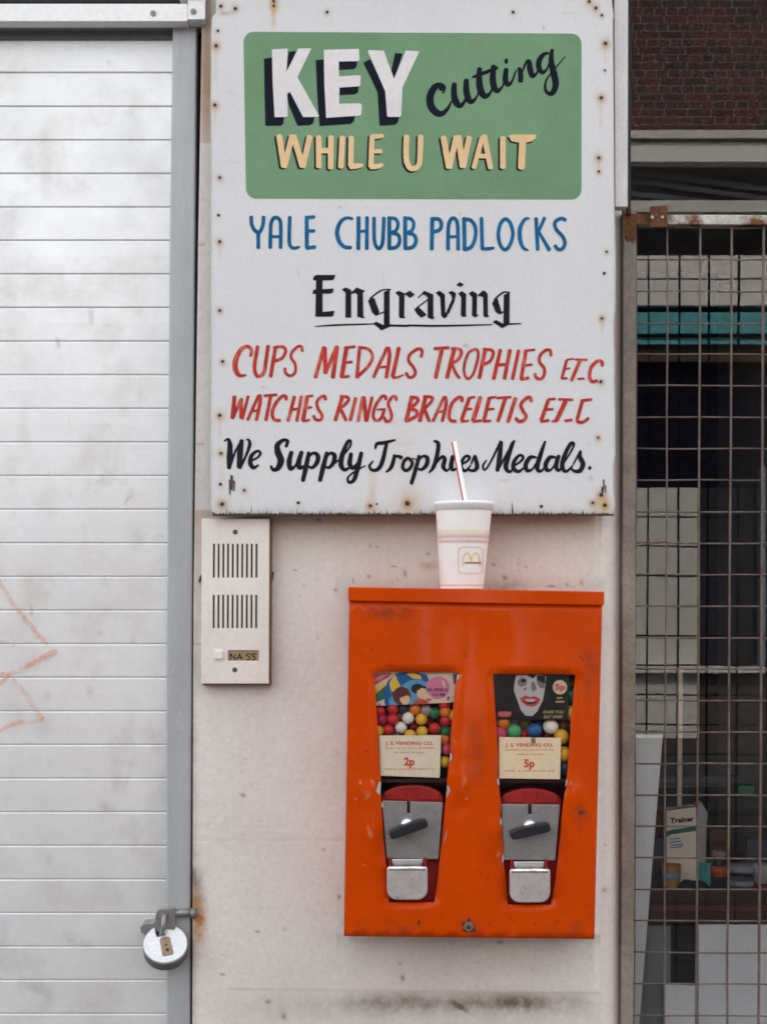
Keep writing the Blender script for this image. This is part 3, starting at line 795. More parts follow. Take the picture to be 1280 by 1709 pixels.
draw(mb, tF, [(20, "48,132 54,98 35,82 5,96 -25,122 -30,160 0,200 12,235 -5,260 -30,260 -46,235"), (26, "178,86 139,264"), (20, "132,82 220,76"), (26, "255,88 210,264"), (20, "240,82 290,86 300,110 280,150 240,175"), (20, "240,175 265,235 288,266"),
              (18, "o388,86 345,110 318,190 324,252 345,270 375,240 400,160 406,108"), (24, "450,88 413,266"), (20, "440,86 490,92 500,115 480,160 430,185"), (24, "545,90 503,271"), (24, "605,92 571,270"), (20, "525,185 590,180"), (22, "660,94 621,272"),
              (24, "705,94 676,270"), (16, "705,95 760,89"), (16, "695,188 743,182"), (20, "676,274 720,266"), (20, "863,126 858,94 830,92 795,125 790,165 820,205 818,250 795,273 766,260 762,240"),
              (18, "960,158 931,266"), (12, "960,152 1004,146"), (12, "945,210 980,205"), (14, "931,270 964,268"), (22, "1045,158 991,281"), (14, "1016,150 1088,152"), (14, "1032,272 1070,270"),
              (22, "1184,188 1182,166 1155,160 1115,200 1105,258 1120,288 1150,284"), (15, "1178,284 1182,286")], SD + 0.5)
words(mb, m_red, sign, [511, 709, 927], ['red capitals reading CUPS', 'red capitals reading MEDALS', 'red capitals reading TROPHIES', 'small red capitals reading ET.C. after TROPHIES'])
mb = MB()
draw(mb, tE, [(26, "120,384 106,516"), (22, "108,518 160,402"), (22, "162,398 160,516"), (20, "205,382 168,522"), (20, "270,378 202,528"), (22, "278,374 280,420 256,531"), (16, "225,475 275,470"), (22, "345,388 316,531"), (18, "306,378 383,372"),
              (22, "444,402 440,382 415,384 375,430 356,490 370,528 404,533"), (22, "495,384 456,536"), (20, "540,382 510,536"), (18, "475,465 525,460"), (26, "575,384 549,530"), (16, "575,382 610,378"), (16, "565,455 604,450"), (16, "549,538 589,530"),
              (20, "690,402 684,382 660,387 636,420 645,460 668,500 660,528 630,528 616,505"), (24, "795,388 752,531"), (20, "785,382 828,387 832,410 785,460"), (22, "785,460 818,531"), (22, "880,393 846,531"), (22, "925,388 894,536"), (26, "930,388 946,534"), (20, "982,388 949,536"),
              (20, "1069,402 1065,382 1040,387 1000,450 990,510 1010,533 1040,518 1060,465"), (14, "1015,465 1064,462"), (20, "1134,406 1130,384 1108,387 1085,425 1095,465 1105,505 1095,533 1070,538 1060,515"),
              (26, "1230,393 1197,536"), (22, "1225,387 1263,392 1267,415 1222,460"), (22, "1222,462 1260,472 1260,505 1197,538")], SD + 0.5)
draw(mb, tF, [(26, "75,388 40,536"), (20, "65,384 112,387 115,410 68,460"), (22, "68,460 98,536"), (20, "190,388 123,536"), (22, "198,384 205,430 181,536"), (16, "150,480 195,475"), (22, "304,412 303,392 280,390 240,430 222,500 235,533 264,538"),
              (24, "350,393 301,531"), (16, "350,392 384,386"), (16, "325,465 364,460"), (16, "301,540 344,535"), (28, "420,388 374,531"), (18, "374,540 424,534"), (24, "475,393 441,536"), (16, "475,391 516,386"), (16, "460,465 504,460"), (16, "441,540 484,535"),
              (24, "575,398 531,536"), (16, "526,392 610,386"), (24, "640,394 593,541"), (22, "738,412 733,390 710,392 675,430 685,470 705,505 690,533 660,538 643,520"),
              (24, "845,408 802,531"), (16, "845,401 889,398"), (16, "825,465 874,462"), (18, "802,540 848,532"), (28, "955,412 897,531"), (16, "912,400 998,403"), (14, "870,538 900,538"), (18, "952,535 993,530"), (22, "1060,408 1026,531"), (18, "1055,408 1116,402"), (20, "1026,540 1060,545 1098,520")], SD + 0.5)
words(mb, m_red, sign, [547, 667, 893], ['red capitals reading WATCHES', 'red capitals reading RINGS', 'red capitals reading BRACELETIS', 'small red capitals reading ET.C after BRACELETIS'])
mb = MB()
draw(mb, tG, [(None, "92,80,8 118,68,18 129,110,34 126,180,38 123,248,26"), (None, "126,250,18 160,150,14 202,75,16"), (None, "202,75,26 192,150,38 188,242,34"), (None, "190,248,22 225,180,16 252,105,24 246,72,16 232,72,10"),
              (None, "252,208,12 300,184,14 320,157,18 300,142,18 265,170,26 255,215,30 275,246,26 308,230,10"), (None, "480,114,20 490,80,22 462,74,22 426,105,34 430,150,42 448,200,44 430,248,34 400,260,22 386,236,16"),
              (None, "514,148,26 500,210,34 510,252,30 540,232,14 565,175,14"), (None, "578,148,26 560,210,34 566,246,30 604,232,12"), (None, "624,152,24 606,240,32 586,328,26"), (None, "606,205,12 645,157,18 678,168,30 676,210,30 645,246,22 616,236,12"),
              (None, "737,152,24 714,240,32 693,328,26"), (None, "716,205,12 755,157,18 783,168,30 780,210,30 750,246,20 722,236,12"), (None, "782,222,12 830,180,10 880,115,14 886,80,16 866,86,22 832,170,32 826,232,32 850,260,24 888,238,10"),
              (None, "888,158,24 880,220,32 900,248,26 930,215,14 948,165,16"), (None, "953,152,24 932,240,32 907,322,26 876,338,20 868,310,14 905,275,12 978,234,8"),
              (None, "1040,128,12 1050,97,22 1090,90,24 1165,72,12"), (None, "1112,90,22 1087,200,28 1060,253,26 1022,262,20 1004,236,18 1026,205,9"), (None, "1162,168,22 1142,240,26 1108,275,10"), (None, "1150,190,12 1178,174,18 1204,184,28"),
              (22, "o1246,188 1222,205 1212,240 1228,264 1256,252 1272,215")], SD + 0.5)
draw(mb, tH, [(8, "62,172 90,182"), (None, "102,158,20 82,235,26 57,318,22"), (None, "86,205,10 120,162,14 148,170,26 144,210,26 115,238,18 96,230,10"), (None, "188,72,14 212,88,24 206,150,26 186,220,24 158,256,8"), (None, "194,208,12 232,164,18 249,178,26 241,220,26 260,244,16 284,222,8"),
              (None, "297,160,24 286,218,28 300,240,18 332,218,8"), (None, "345,208,12 380,188,14 392,167,18 370,160,16 346,195,22 346,230,24 370,244,18 400,212,8"), (None, "402,205,10 422,158,14 431,190,26 436,224,26 415,244,20 386,238,14"),
              (None, "490,183,8 470,215,14 480,240,12 510,200,12 572,75,16"), (None, "574,78,22 566,160,30 553,243,24"), (None, "553,245,14 600,160,14 650,72,16"), (None, "642,82,22 612,170,30 602,228,28 625,250,18 648,226,8"),
              (None, "646,218,12 685,192,14 702,167,18 680,155,16 650,190,24 646,230,26 675,248,20 712,222,8"), (None, "777,168,12 742,167,24 716,210,28 726,243,24 755,234,12 782,190,10"), (None, "828,75,14 802,150,26 782,223,28 800,248,18 828,222,8"),
              (None, "892,168,12 856,167,24 831,210,28 841,241,24 866,234,12 897,185,10"), (None, "907,158,22 891,213,28 905,243,18 930,216,8"), (None, "925,216,10 980,128,12 993,88,16 972,92,22 937,165,26 927,223,28 950,248,18 988,214,9"),
              (None, "990,208,9 1032,132,14 1027,160,26 1046,205,30 1030,243,26 996,246,18 976,226,12"), (22, "1083,227 1088,229")], SD + 0.5)
words(mb, m_black, sign, [446, 611.5, 800], ['black script reading We', 'black script reading Supply', 'black script reading Trophies', 'black script reading Medals'])
mb = MB()
x = 356.0
while x < 1022:
    h = random.choice((2, 3, 3, 4, 5, 6, 9)) * random.uniform(.7, 1.2)
    if random.random() < 0.06: h *= 2.2
    w = random.uniform(0.5, 2.4) * (1.6 if h < 4 else 0.8)
    lean = random.uniform(-2, 2)
    mb.n += 1
    mb.flat([(x - w, 858.3), (x + w, 858.3), (x + w * .4 + lean * .5, 858.3 - h * .55), (x + lean, 858.3 - h), (x - w * .5 + lean * .4, 858.3 - h * .5)], SD + 0.35 + 0.003 * (mb.n % 90))
    x += random.uniform(1.5, 6.5)
for (cx, cy, hh, w) in ((387, 806, 14, 2.5), (384, 814, 14, 1.6), (391, 811, 10, 1.6), (1007, 808, 9, 1.4), (1005, 818, 6, 2.4), (1010, 816, 7, 1.3)):
    mb.n += 1
    mb.flat([(cx - w, cy - hh), (cx + w, cy - hh + 2), (cx + w * .6, cy + hh), (cx - w * .8, cy + hh * .7)], SD + 0.6 + 0.004 * mb.n / 10)
mb.prism([(355, 858), (1024, 858), (1024, 860.4), (355, 860.8)], SD - 0.4, SD - 12.5)
tag(build("splintered_edge", mb, m_split, sign), "dark splintered lower edge with black nicks", kind="stuff")

# ------------------------------------------------------------------ roller shutter
shut = thing("roller_shutter", (W(0, 0).x - 0.3, 0.05, 0), "closed white slatted roller shutter with orange scribble", "shutter")
SH = -30.0
tops = [66, 121.5, 178, 234, 290, 346, 401.5]
while tops[-1] < 2470: tops.append(tops[-1] + 56.1)
kS = (D - SH / 1000) / D
for i in range(len(tops) - 1):
    a, b = tops[i], tops[i + 1]
    j = random.uniform(-0.35, 0.35)
    pr = [(a - 0.1, -1.7), (a + 0.9, -0.5), (a + 2.4, 0.3 * j), (a + 27, 0.15), (a + 28.5, 0.11), (b - 2.4, -0.3 * j), (b - 1.0, -0.5), (b - 0.3, -1.7)]
    mbs = MB()
    xs = np.linspace(-880, 296, 8)
    rr = [[W(xx, yy + 0.0 * xx, SH + dd) for xx in xs] for yy, dd in pr]
    vs_ = [p for r in rr for p in r]
    n = len(xs)
    mbs.add(vs_, [(j * n + k, (j + 1) * n + k, (j + 1) * n + k + 1, j * n + k + 1) for j in range(len(pr) - 1) for k in range(n - 1)])
    sl = build("slat", mbs, m_shut, shut, smooth=False)
build("curtain_backing", MB().rect(-880, 40, 296, 2500, SH - 6, SH - 9), m_dark, shut)
rail = [(288.5, 44), (328.5, 44), (325, 420), (320.5, 1100), (318, 1600), (316.5, 2560), (276.5, 2560), (278, 1709), (278.5, 1100), (283.5, 420)]
build("guide_rail", MB().prism(rail, -8, -100), m_rail, shut, bevel=2.5)
build("rail_gap", MB().prism([(326, 44), (339, 44), (333, 420), (326, 1000), (322.5, 1600), (321, 2560), (315, 2560), (316, 1600), (318, 1100), (322, 420)], -40, -100), m_dark, shut)
build("bottom_bar", MB().rect(-880, 2480, 276, 2590, SH + 3, SH - 10), m_rail, shut)
hs_ = build("housing", MB().rect(-900, 6, 313.5, 35.5, 22, -8), m_housing, shut, bevel=1.2)
build("end_cap", MB().rect(313.8, -70, 343, 32.5, 24, -30), m_housing, shut, bevel=1.2)
build("cover_plate", MB().rect(-900, -92, 313, 4.2, 8, -30), m_dark, shut)
build("cover_plate", MB().rect(300, -92, 340, -1.0, 26, 0), m_housing, shut, bevel=1)
build("soffit", MB().rect(-900, 33, 345, 46, -9, -50), flatm("grey_soffit_paint", (0.20, 0.205, 0.20)), shut)
build("lath_lip", MB().rect(-900, 50, 288, 66, -26, -50), flatm("dark_grey_lip", (0.15, 0.155, 0.165)), shut)
for sx, sy in ((256, 21.5), (323, 18.5)):
    d0 = 22 if sx < 300 else 24
    s_ = build("screw", MB().prism([(sx + 5 * math.cos(t), sy + 5 * math.sin(t)) for t in [2 * math.pi * i / 14 for i in range(14)]], d0 + 1.8, d0 - 1), m_screw, shut, bevel=0.6)
    build("screw_slot", MB().prism([(sx - 3, sy - 1.6), (sx - 2.2, sy - 2.4), (sx + 3, sy + 1.6), (sx + 2.2, sy + 2.4)], d0 + 2.0, d0), m_dark, s_)
tQ = TF(0, 900, 1280 / 360)
mb = MB()
draw(mb, tQ, [(None, "-30,205,22 0,255,26 60,350,26 120,430,24 175,500,30 280,622,26"), (None, "338,662,26 300,678,44 240,710,30 140,762,26 60,802,24 0,858,26"), (None, "-20,602,20 40,612,16 85,632,20"), (None, "-20,800,22 60,792,18"),
              (None, "78,830,22 120,878,28 165,932,28 205,1000,26 250,1060,30"), (None, "262,1066,20 200,1080,26 130,1084,28 60,1102,26 -10,1146,24")], SH + 2.6)
lab(build("graffiti", mb, m_graf, shut), "faint orange zigzag scribble")
m_smudge = smear_mat("grey_brown_smudge", (0.30, 0.255, 0.225), 0.40, 0.74, 0.36, 22)
m_smear = smear_mat("pale_brown_grime", (0.42, 0.37, 0.33), 0.34, 0.78, 0.18, 11)
sm_ = []
for spec in ("238,650,3 222,648,9 235,665,10 250,672,7", "225,632,5 228,645,12 240,660,16", "213,812,10 218,826,12 211,836,4 208,846,5 216,850,6", "205,862,5 200,868,4", "170,708,8 185,712,9", "200,747,2 235,748,3 270,747,2", "255,894,3 278,894,4",
             "163,790,20 175,800,26 170,815,12", "117,690,1.6 118,720,2", "118,770,1.6 118,840,2", "80,768,1.6 82,795,2", "52,1008,5 55,1030,7", "150,1140,9 152,1168,12", "78,1150,9 80,1170,11", "170,1050,12 165,1062,9", "222,1060,6 224,1075,8", "170,960,10 180,985,14",
             "150,20,1 150,21,1", "185,100,6 178,106,10", "200,180,8 225,190,12", "265,128,2 268,131,3", "160,1340,16 200,1360,12", "60,1420,10 90,1440,14", "215,1290,8 205,1330,10", "100,1560,20 160,1580,14", "30,1640,12 90,1655,18", "10,490,10 30,500,12", "150,505,10 155,545,7", "95,560,6 100,585,8"):
    sm_.append((pts(spec), SH + 1.6))
build_soft("smudge", sm_, m_smudge, shut)
gs_ = []
for i in range(60):
    x, y = random.uniform(-300, 262), random.uniform(80, 1700); h = random.uniform(25, 150)
    gs_.append(([(x, y, random.uniform(8, 26)), (x + random.uniform(-8, 8), y + h / 2, random.uniform(14, 50)), (x + random.uniform(-5, 5), y + h, random.uniform(6, 24))], SH + 1.0))
build_soft("grime_streak", gs_, m_smear, shut)
mb = MB()
draw(mb, tQ, [(None, "1062,715,14 1030,755,24 1005,810,20"), (None, "1098,830,14 1088,920,30 1070,1060,40 1085,1125,50")], -7.6)
build("scuff_mark", mb, smear_mat("pale_scuff", (0.66, 0.64, 0.62), 0.36, 0.7, 0.5, 20, False), shut)

# ------------------------------------------------------------------ intercom
ic = thing("intercom_panel", W(393, 1143, 0), "metal door intercom with two slotted grilles and call button", "intercom")
build("back_box", MB().prism([(340, 867), (454, 866), (452.5, 1143.5), (339, 1144)], 21, -2), m_brownbox, ic)
xs = [337.5, 345]; slots = []
for i in range(10):
    c = 357.7 + i * 7.87; xs += [c - 1.55, c + 1.55]; slots.append((c - 1.55, c + 1.55))
xs += [381.5 + 54, 449.5]
xs = sorted(set([337, 450] + [v for s_ in slots for v in s_] + [381.5, 433.3]))
ysl = [865.5, 907.7, 964.3, 993, 1048.6, 1085.5, 1103, 1141]
mb = MB()
vid = {}
def gv(ix, iy):
    if (ix, iy) not in vid:
        vid[(ix, iy)] = len(mb.v); xx = xs[ix]
        mb.v.append(tuple(W(xx - 0.004 * (ysl[iy] - 865), ysl[iy], 25.0)))
    return vid[(ix, iy)]
for iy in range(len(ysl) - 1):
    for ix in range(len(xs) - 1):
        xm = (xs[ix] + xs[ix + 1]) / 2; ym = (ysl[iy] + ysl[iy + 1]) / 2
        hole = any(a < xm < b for a, b in slots) and (907 < ym < 965 or 992 < ym < 1049)
        hole |= 381.5 < xm < 433.3 and 1085 < ym < 1103.5
        if not hole: mb.f.append((gv(ix, iy), gv(ix, iy + 1), gv(ix + 1, iy + 1), gv(ix + 1, iy)))
fp = build("face_plate", mb, m_alu, ic, solid=2.6)
bv = fp.modifiers.new("bevel", 'BEVEL'); bv.width = 0.0007; bv.segments = 2; bv.limit_method = 'ANGLE'
mb = MB().rect(347, 897, 441, 1058, 21.9, 21.2)
build("speaker_backing", mb, m_slot, ic)
for cx, cy in ((393, 888), (392, 1118)):
    s_ = build("screw", MB().prism([(cx + 4.3 * math.cos(t), cy + 4.3 * math.sin(t)) for t in [2 * math.pi * i / 12 for i in range(12)]], 25.6, 22), M("dark_screw", (0.10, 0.09, 0.085), 0.4, metal=0.4), ic, bevel=0.5)
lab(build("button_collar", MB().prism(rrect(355.5, 1083, 375.5, 1104, 4), 25.5, 22), m_alu, ic, bevel=0.5), "raised square collar")
build("call_button", MB().prism(rrect(357.8, 1085.6, 372.2, 1100.2, 2.2), 29.5, 23), m_gumw, ic, bevel=1.6)
np_ = build("name_card", MB().rect(381, 1085, 434, 1104, 22.9, 22), M("brown_name_card", (0.34, 0.23, 0.13), 0.7, var=0.25, vscale=90), ic)
mb = MB()
for s_ in ("385,1101 385,1091 393,1101 393,1091", "396,1101 400,1090.5 404,1101", "397.5,1097.5 402.5,1097.5", "418,1092 413,1091 411.5,1094 417,1097 417.5,1100 412,1101", "427,1092 422,1091 420.5,1094 426,1097 426.5,1100 421,1101"):
    P = pts(s_); mb.stroke(P, [1.9] * len(P), 23.1, smooth=False)
lab(build("lettering", mb, m_black, np_), "handwritten name NA SS")
for poly in ([(331, 972), (334, 962), (341, 950), (341, 966), (336, 970)], [(449, 956), (457, 954), (455, 968), (452, 974), (449, 970)]):
    build("side_clip", MB().prism(poly, 14, 2), M("black_rubber", (0.03, 0.027, 0.027), 0.6), ic)

# ------------------------------------------------------------------ vending machine
VD = 130.0
vm = thing("vending_machine", W(783, 1566, 60), "dented orange twin column gumball machine with two black turn handles", "vending machine")
tl, tr, br_, bl = (583, 1003), (1004.5, 1009.5), (991.5, 1567.5), (574, 1562.5)
def side(a, b, t, inward):
    dx, dy = b[0] - a[0], b[1] - a[1]; l = math.hypot(dx, dy); nx, ny = -dy / l * t * inward, dx / l * t * inward
    return [a, b, (b[0] + nx, b[1] + ny), (a[0] + nx, a[1] + ny)]
build("side_panel", MB().prism(side(tl, bl, 1.8, -1), VD - 2.2, 3), m_orange, vm)
build("side_panel", MB().prism(side(tr, br_, 1.8, 1), VD - 2.2, 3), m_orange, vm)
build("bottom_panel", MB().prism([(576.5, 1560.2), (989, 1565.2), (989, 1567.2), (576.5, 1562.2)], VD - 2.2, 3), m_orange, vm)
build("back_panel", MB().prism([(587, 1008), (1000, 1012), (987, 1562), (579, 1558)], 6, 3), m_darkin, vm)
lw = [(624, 1121.5), (652, 1120.8), (700, 1121.8), (748, 1121.5), (763.5, 1122.5), (764.5, 1129), (760, 1140), (757.5, 1165), (755.5, 1190), (752.5, 1218), (751, 1240), (752, 1252), (749.5, 1268), (747, 1290), (745.5, 1306), (748, 1315), (744.5, 1322), (743, 1345), (738.5, 1390), (734, 1432), (729, 1478),
      (724.5, 1506), (690, 1507), (649.5, 1506), (648, 1480), (644, 1440), (640, 1398), (637, 1352), (635.5, 1324), (631.5, 1316), (636, 1305), (634, 1280), (632, 1240), (629.5, 1200), (627, 1160)]
rw = [(822.3, 1124.5), (860, 1125.5), (910, 1125), (960, 1126), (957.5, 1148), (955.5, 1176), (952, 1196), (951.5, 1225), (948.5, 1260), (946.5, 1290), (944, 1306), (945.5, 1313), (941.5, 1324), (938.5, 1350), (935, 1390), (930.5, 1436), (925.5, 1475),
      (919, 1510), (880, 1511), (846.5, 1509.5), (845, 1482), (841.5, 1450), (838.5, 1432), (840.5, 1412), (837, 1390), (838, 1376), (834.5, 1368), (836, 1345), (832.5, 1310), (830.5, 1296), (832, 1270), (829, 1225), (826, 1180)]
def holed_sheet(outer, holes, d, dent=None):
    bm = bmesh.new(); edges = []
    for loop in [outer] + holes:
        vsb = [bm.verts.new(W(x, y, d)) for x, y in loop]
        for i in range(len(vsb)): edges.append(bm.edges.new((vsb[i], vsb[(i + 1) % len(vsb)])))
    bmesh.ops.triangle_fill(bm, use_beauty=True, use_dissolve=False, edges=edges)
    for _ in range(3):
        long_e = [e for e in bm.edges if e.calc_length() > 0.022]
        if not long_e: break
        bmesh.ops.subdivide_edges(bm, edges=long_e, cuts=1)
        bmesh.ops.triangulate(bm, faces=bm.faces[:])
    bmesh.ops.beautify_fill(bm, faces=bm.faces[:], edges=[e for e in bm.edges if not e.is_boundary])
    bmesh.ops.recalc_face_normals(bm, faces=bm.faces[:])
    bm.faces.ensure_lookup_table()
    if sum(f.normal.y * f.calc_area() for f in bm.faces) > 0: bmesh.ops.reverse_faces(bm, faces=bm.faces[:])
    k = (D - d / 1000) / D
    for v in bm.verts:
        px = v.co.x / k * 1000 + CX; py = CY - (v.co.z - EYE) / k * 1000
        if dent: v.co.y -= dent(px, py) / 1000
    bm.verts.index_update()
    m_ = MB(); m_.v = [tuple(v.co) for v in bm.verts]; m_.f = [tuple(v.index for v in f.verts) for f in bm.faces]
    bm.free()
    return m_
def dent(x, y):
    g = lambda cx, cy, s1, s2, a: a * math.exp(-((x - cx) / s1) ** 2 - ((y - cy) / s2) ** 2)
    return g(612, 1322, 18, 20, 4.2) + g(770, 1300, 15, 30, 3.6) + g(772, 1345, 14, 20, -2.2) + g(615, 1385, 16, 22, 3.0) + g(788, 1070, 48, 70, -4.0) + g(950, 1330, 16, 24, 1.6) + g(820, 1400, 12, 30, 1.4) + g(600, 1300, 14, 14, -1.2) + g(775, 1250, 14, 22, 1.4)
fp_o = [(576.5 + (tl[0] - 574) * 0, 1562.4), (583.2, 1003.5), (1004.2, 1010), (991.2, 1567.3)]
fp_o = [(574.2, 1562.3), (577, 1420), (579.6, 1250), (582, 1090), (583.2, 1003.5), (690, 1005), (850, 1007.5), (1004.2, 1010), (1001.6, 1120), (998, 1270), (994.5, 1430), (991.2, 1567.3), (880, 1566), (720, 1564.2)]
fpm = holed_sheet(fp_o, [lw, rw], VD, dent)
fpo = build("front_panel", fpm, m_orange, vm, smooth=True, solid=1.8)
lid = build("lid", MB().prism([(581.5, 979.5), (1008.3, 987.5), (1008, 1010.5), (581.2, 1003)], VD + 5.5, -1), m_orange, vm, bevel=1.6)
chip_l = [[(629, 1312), (634, 1300), (637.5, 1306), (635.5, 1330), (630, 1327), (626, 1322)], [(745, 1307), (751, 1314), (753, 1319), (748, 1328), (744, 1335), (745, 1322)], [(751, 1254), (755.5, 1260), (753, 1270), (749.5, 1272)], [(762, 1124), (768, 1127), (766, 1133), (761, 1138)],
          [(828, 1301), (833, 1296), (834, 1312), (830, 1310)], [(832, 1374), (836, 1362), (838, 1372), (838, 1379)], [(836, 1438), (839, 1422), (841.5, 1430), (840, 1441)], [(944, 1299), (947.5, 1302), (945.5, 1312), (942.5, 1314)], [(636, 1338), (640, 1340), (639.5, 1350), (636.5, 1348)], [(743, 1395), (746, 1380), (745.5, 1394), (740, 1412)]]
for c in chip_l:
    mx_ = sum(p[0] for p in c) / len(c); my_ = sum(p[1] for p in c) / len(c)
    c = [(mx_ + (px_ - mx_) * .72, my_ + (py_ - my_) * .8) for px_, py_ in c]
    mb = MB(); vs_ = [W(x, y, VD + dent(x, y) + 0.7) for x, y in (c if area(c) < 0 else c[::-1])]
    mb.add(vs_, [tuple(range(len(vs_)))]); build("paint_chip", mb, m_bare, vm)
lk = build("lock", MB().prism([(782 + 8 * math.cos(t), 1547 + 8 * math.sin(t)) for t in [2 * math.pi * i / 16 for i in range(16)]], VD + 3, VD - 4), M("tarnished_lock", (0.20, 0.15, 0.12), 0.4, metal=0.5), vm, bevel=1)
build("keyhole", MB().disc(782, 1548, 3, VD + 3.3), m_dark, lk)
mb = MB()
for q in ((782, 1536, 3.4, 5), (774, 1541, 4, 3), (790, 1552, 3, 4), (775, 1553, 4, 2.5), (699, 1540, 2, 5), (970, 1356, 5, 3), (953, 1345, 3, 2)): mb.n += 1; mb.disc(q[0], q[1], q[2], VD + 0.8 + mb.n * .004, 9, q[3], .3)
tag(build("scratch", mb, m_nail, vm), kind="stuff")

mb = MB()
def on_panel(x, y, dd): return W(x, y, dd + dent(x, y))
rp_ = []
for spec in ("606,1318,3 614,1326,9 610,1338,5", "598,1302,3 604,1308,6", "618,1300,4 626,1312,6", "612,1375,3 618,1392,8 622,1402,4", "772,1286,3 776,1300,7 770,1316,5", "757,1232,4 760,1246,6", "765,1126,5 772,1132,8", "775,1336,3 782,1330,6", "590,1330,3 596,1336,5", "833,1420,3 829,1432,5", "950,1300,3 954,1312,6", "603,1440,2 611,1446,3"):
    rp_.append((pts(spec), VD + 0.55))
build_soft("rubbed_highlight", rp_, smear_mat("rubbed_highlight_orange", (0.74, 0.26, 0.10), 0.34, 0.66, 0.6, 60), vm, on_panel)  # pale strokes on dents and edges: rubbed paint and painted-in highlights
mb = MB()
for i in range(26):
    x, y = random.uniform(590, 985), random.choice((random.uniform(1030, 1110), random.uniform(1515, 1555), random.uniform(1100, 1500)))
    if 620 < x < 770 and 1115 < y < 1515 or 818 < x < 964 and 1118 < y < 1515: x = random.choice((600, 790, 800, 976)) + random.uniform(-8, 8)
    a = random.uniform(0, 6.28); l = random.uniform(2, 12)
    mb.stroke([(x, y), (x + l * math.cos(a), y + l * math.sin(a))], [random.uniform(.8, 2.2)] * 2, VD + 0.6, mapper=on_panel, smooth=False)
tag(build("scuff", mb, smear_mat("dark_scuff", (0.13, 0.03, 0.012), 0.3, 0.6, 0.6, 80, False), vm), kind="stuff")
gp_ = []
for spec in ("600,1020,14 650,1024,26 700,1022,16", "980,1060,10 985,1120,22 978,1180,12", "590,1540,18 640,1548,26 700,1552,14", "900,1550,14 950,1555,24 980,1540,16", "790,1200,14 795,1260,26 792,1320,14", "960,1340,14 972,1360,22 965,1400,10", "782,1530,16 786,1548,34 770,1556,14"):
    gp_.append((pts(spec), VD + 0.45))
build_soft("grime_patch", gp_, smear_mat("brown_grime_film", (0.20, 0.05, 0.02), 0.38, 0.80, 0.6, 26), vm, on_panel)

def card_print(parent, items, d):
    for i, (mat, poly) in enumerate(items):
        build("print", MB().flat(poly, d + 0.05 * (i + 1)), mat, parent)
def ell(cx, cy, rx, ry, n=20, a0=0, a1=360, rot=0):
    out = []
    for i in range(n + (a1 - a0 < 360)):
        a = R(a0 + (a1 - a0) * i / n); x, y = rx * math.cos(a), ry * math.sin(a)
        out.append((cx + x * math.cos(R(rot)) - y * math.sin(R(rot)), cy + x * math.sin(R(rot)) + y * math.cos(R(rot))))
    return out
def t2(l): return [(610 + x / 7.53, 1110 + y / 7.53) for x, y in pts(l)]
def t3(l): return [(810 + x / 7.53, 1110 + y / 7.53) for x, y in pts(l)]
CD = 123.0
mm = dict(blue=flatm("print_blue", (0.012, 0.09, 0.26)), yellow=flatm("print_yellow", (0.68, 0.42, 0.06)), lblue=flatm("print_light_blue", (0.08, 0.27, 0.47)), skin=flatm("print_skin", (0.66, 0.42, 0.25)), brown=flatm("print_brown", (0.10, 0.022, 0.022)),
          ink=flatm("print_ink", (0.014, 0.014, 0.022)), pink=flatm("print_pink", (0.55, 0.17, 0.26)), cream=flatm("print_cream", (0.60, 0.46, 0.36)), red=flatm("print_red", (0.46, 0.06, 0.05)), purple=flatm("print_purple", (0.10, 0.03, 0.16)),
          green=flatm("print_green", (0.02, 0.12, 0.10)), bone=flatm("print_bone", (0.46, 0.42, 0.43)), shade=flatm("print_mauve", (0.20, 0.15, 0.17)), gold=flatm("print_gold", (0.42, 0.28, 0.14)), black=flatm("print_black", (0.012, 0.012, 0.014), 0.4))
c1 = lab(build("display_card", MB().prism(t2("95,70 1150,70 1108,468 130,516"), CD, CD - 0.6), mm["cream"], vm), "colourful bubble gum card with two cartoon children")
umb = []
for a, b, m_ in ((150, 176, "yellow"), (176, 204, "blue"), (204, 232, "yellow"), (232, 262, "blue"), (262, 290, "yellow"), (290, 330, "blue")):
    pass
card_print(c1, [(mm["red"], t2("105,110 330,95 300,150 120,250")), (mm["yellow"], t2("118,300 300,190 290,240 125,370")), (mm["pink"], t2("112,170 230,110 300,110 116,220")), (mm["green"], t2("122,370 260,250 250,420 130,470")),
                (mm["blue"], t2("130,515 280,440 300,506")), (mm["cream"], t2("180,508 230,450 250,505")), (mm["blue"], t2("240,460 235,320 280,200 370,110 470,88 640,92 760,115 800,180 700,330 480,470 300,505")), (mm["yellow"], t2("320,330 300,230 345,140 375,120 400,190 440,260 380,330")),
                (mm["yellow"], t2("510,110 600,96 690,130 705,178 600,170")), (mm["lblue"], t2("480,240 560,190 680,185 760,210 780,330 640,490 300,505 290,440 330,390")), (mm["brown"], ell(670.5, 1161.5, 15.2, 15.5)), (mm["skin"], ell(675.8, 1167, 8.2, 9)),
                (mm["brown"], t2("430,410 420,360 470,350 560,370 570,400 520,380 470,400")), (mm["ink"], t2("480,410 500,408 500,416 480,418")), (mm["ink"], ell(697, 1149.5, 11, 8.5)), (mm["skin"], ell(703.5, 1156.5, 8.0, 10)), (mm["ink"], t2("640,300 650,270 700,260 760,270 770,300 700,285 660,320")),
                (mm["red"], t2("610,440 700,425 760,440 800,478 600,490")), (mm["skin"], t2("700,370 750,375 745,410 705,415")), (mm["pink"], ell(731, 1147.5, 19.5, 19)), (mm["cream"], t2("945,190 985,200 1010,290 990,280")), (mm["red"], t2("770,420 830,420 820,450 760,440")), (mm["purple"], t2("1095,110 1150,105 1125,240 1108,240")), (mm["blue"], t2("1030,400 1062,395 1040,440 1020,445"))], CD)
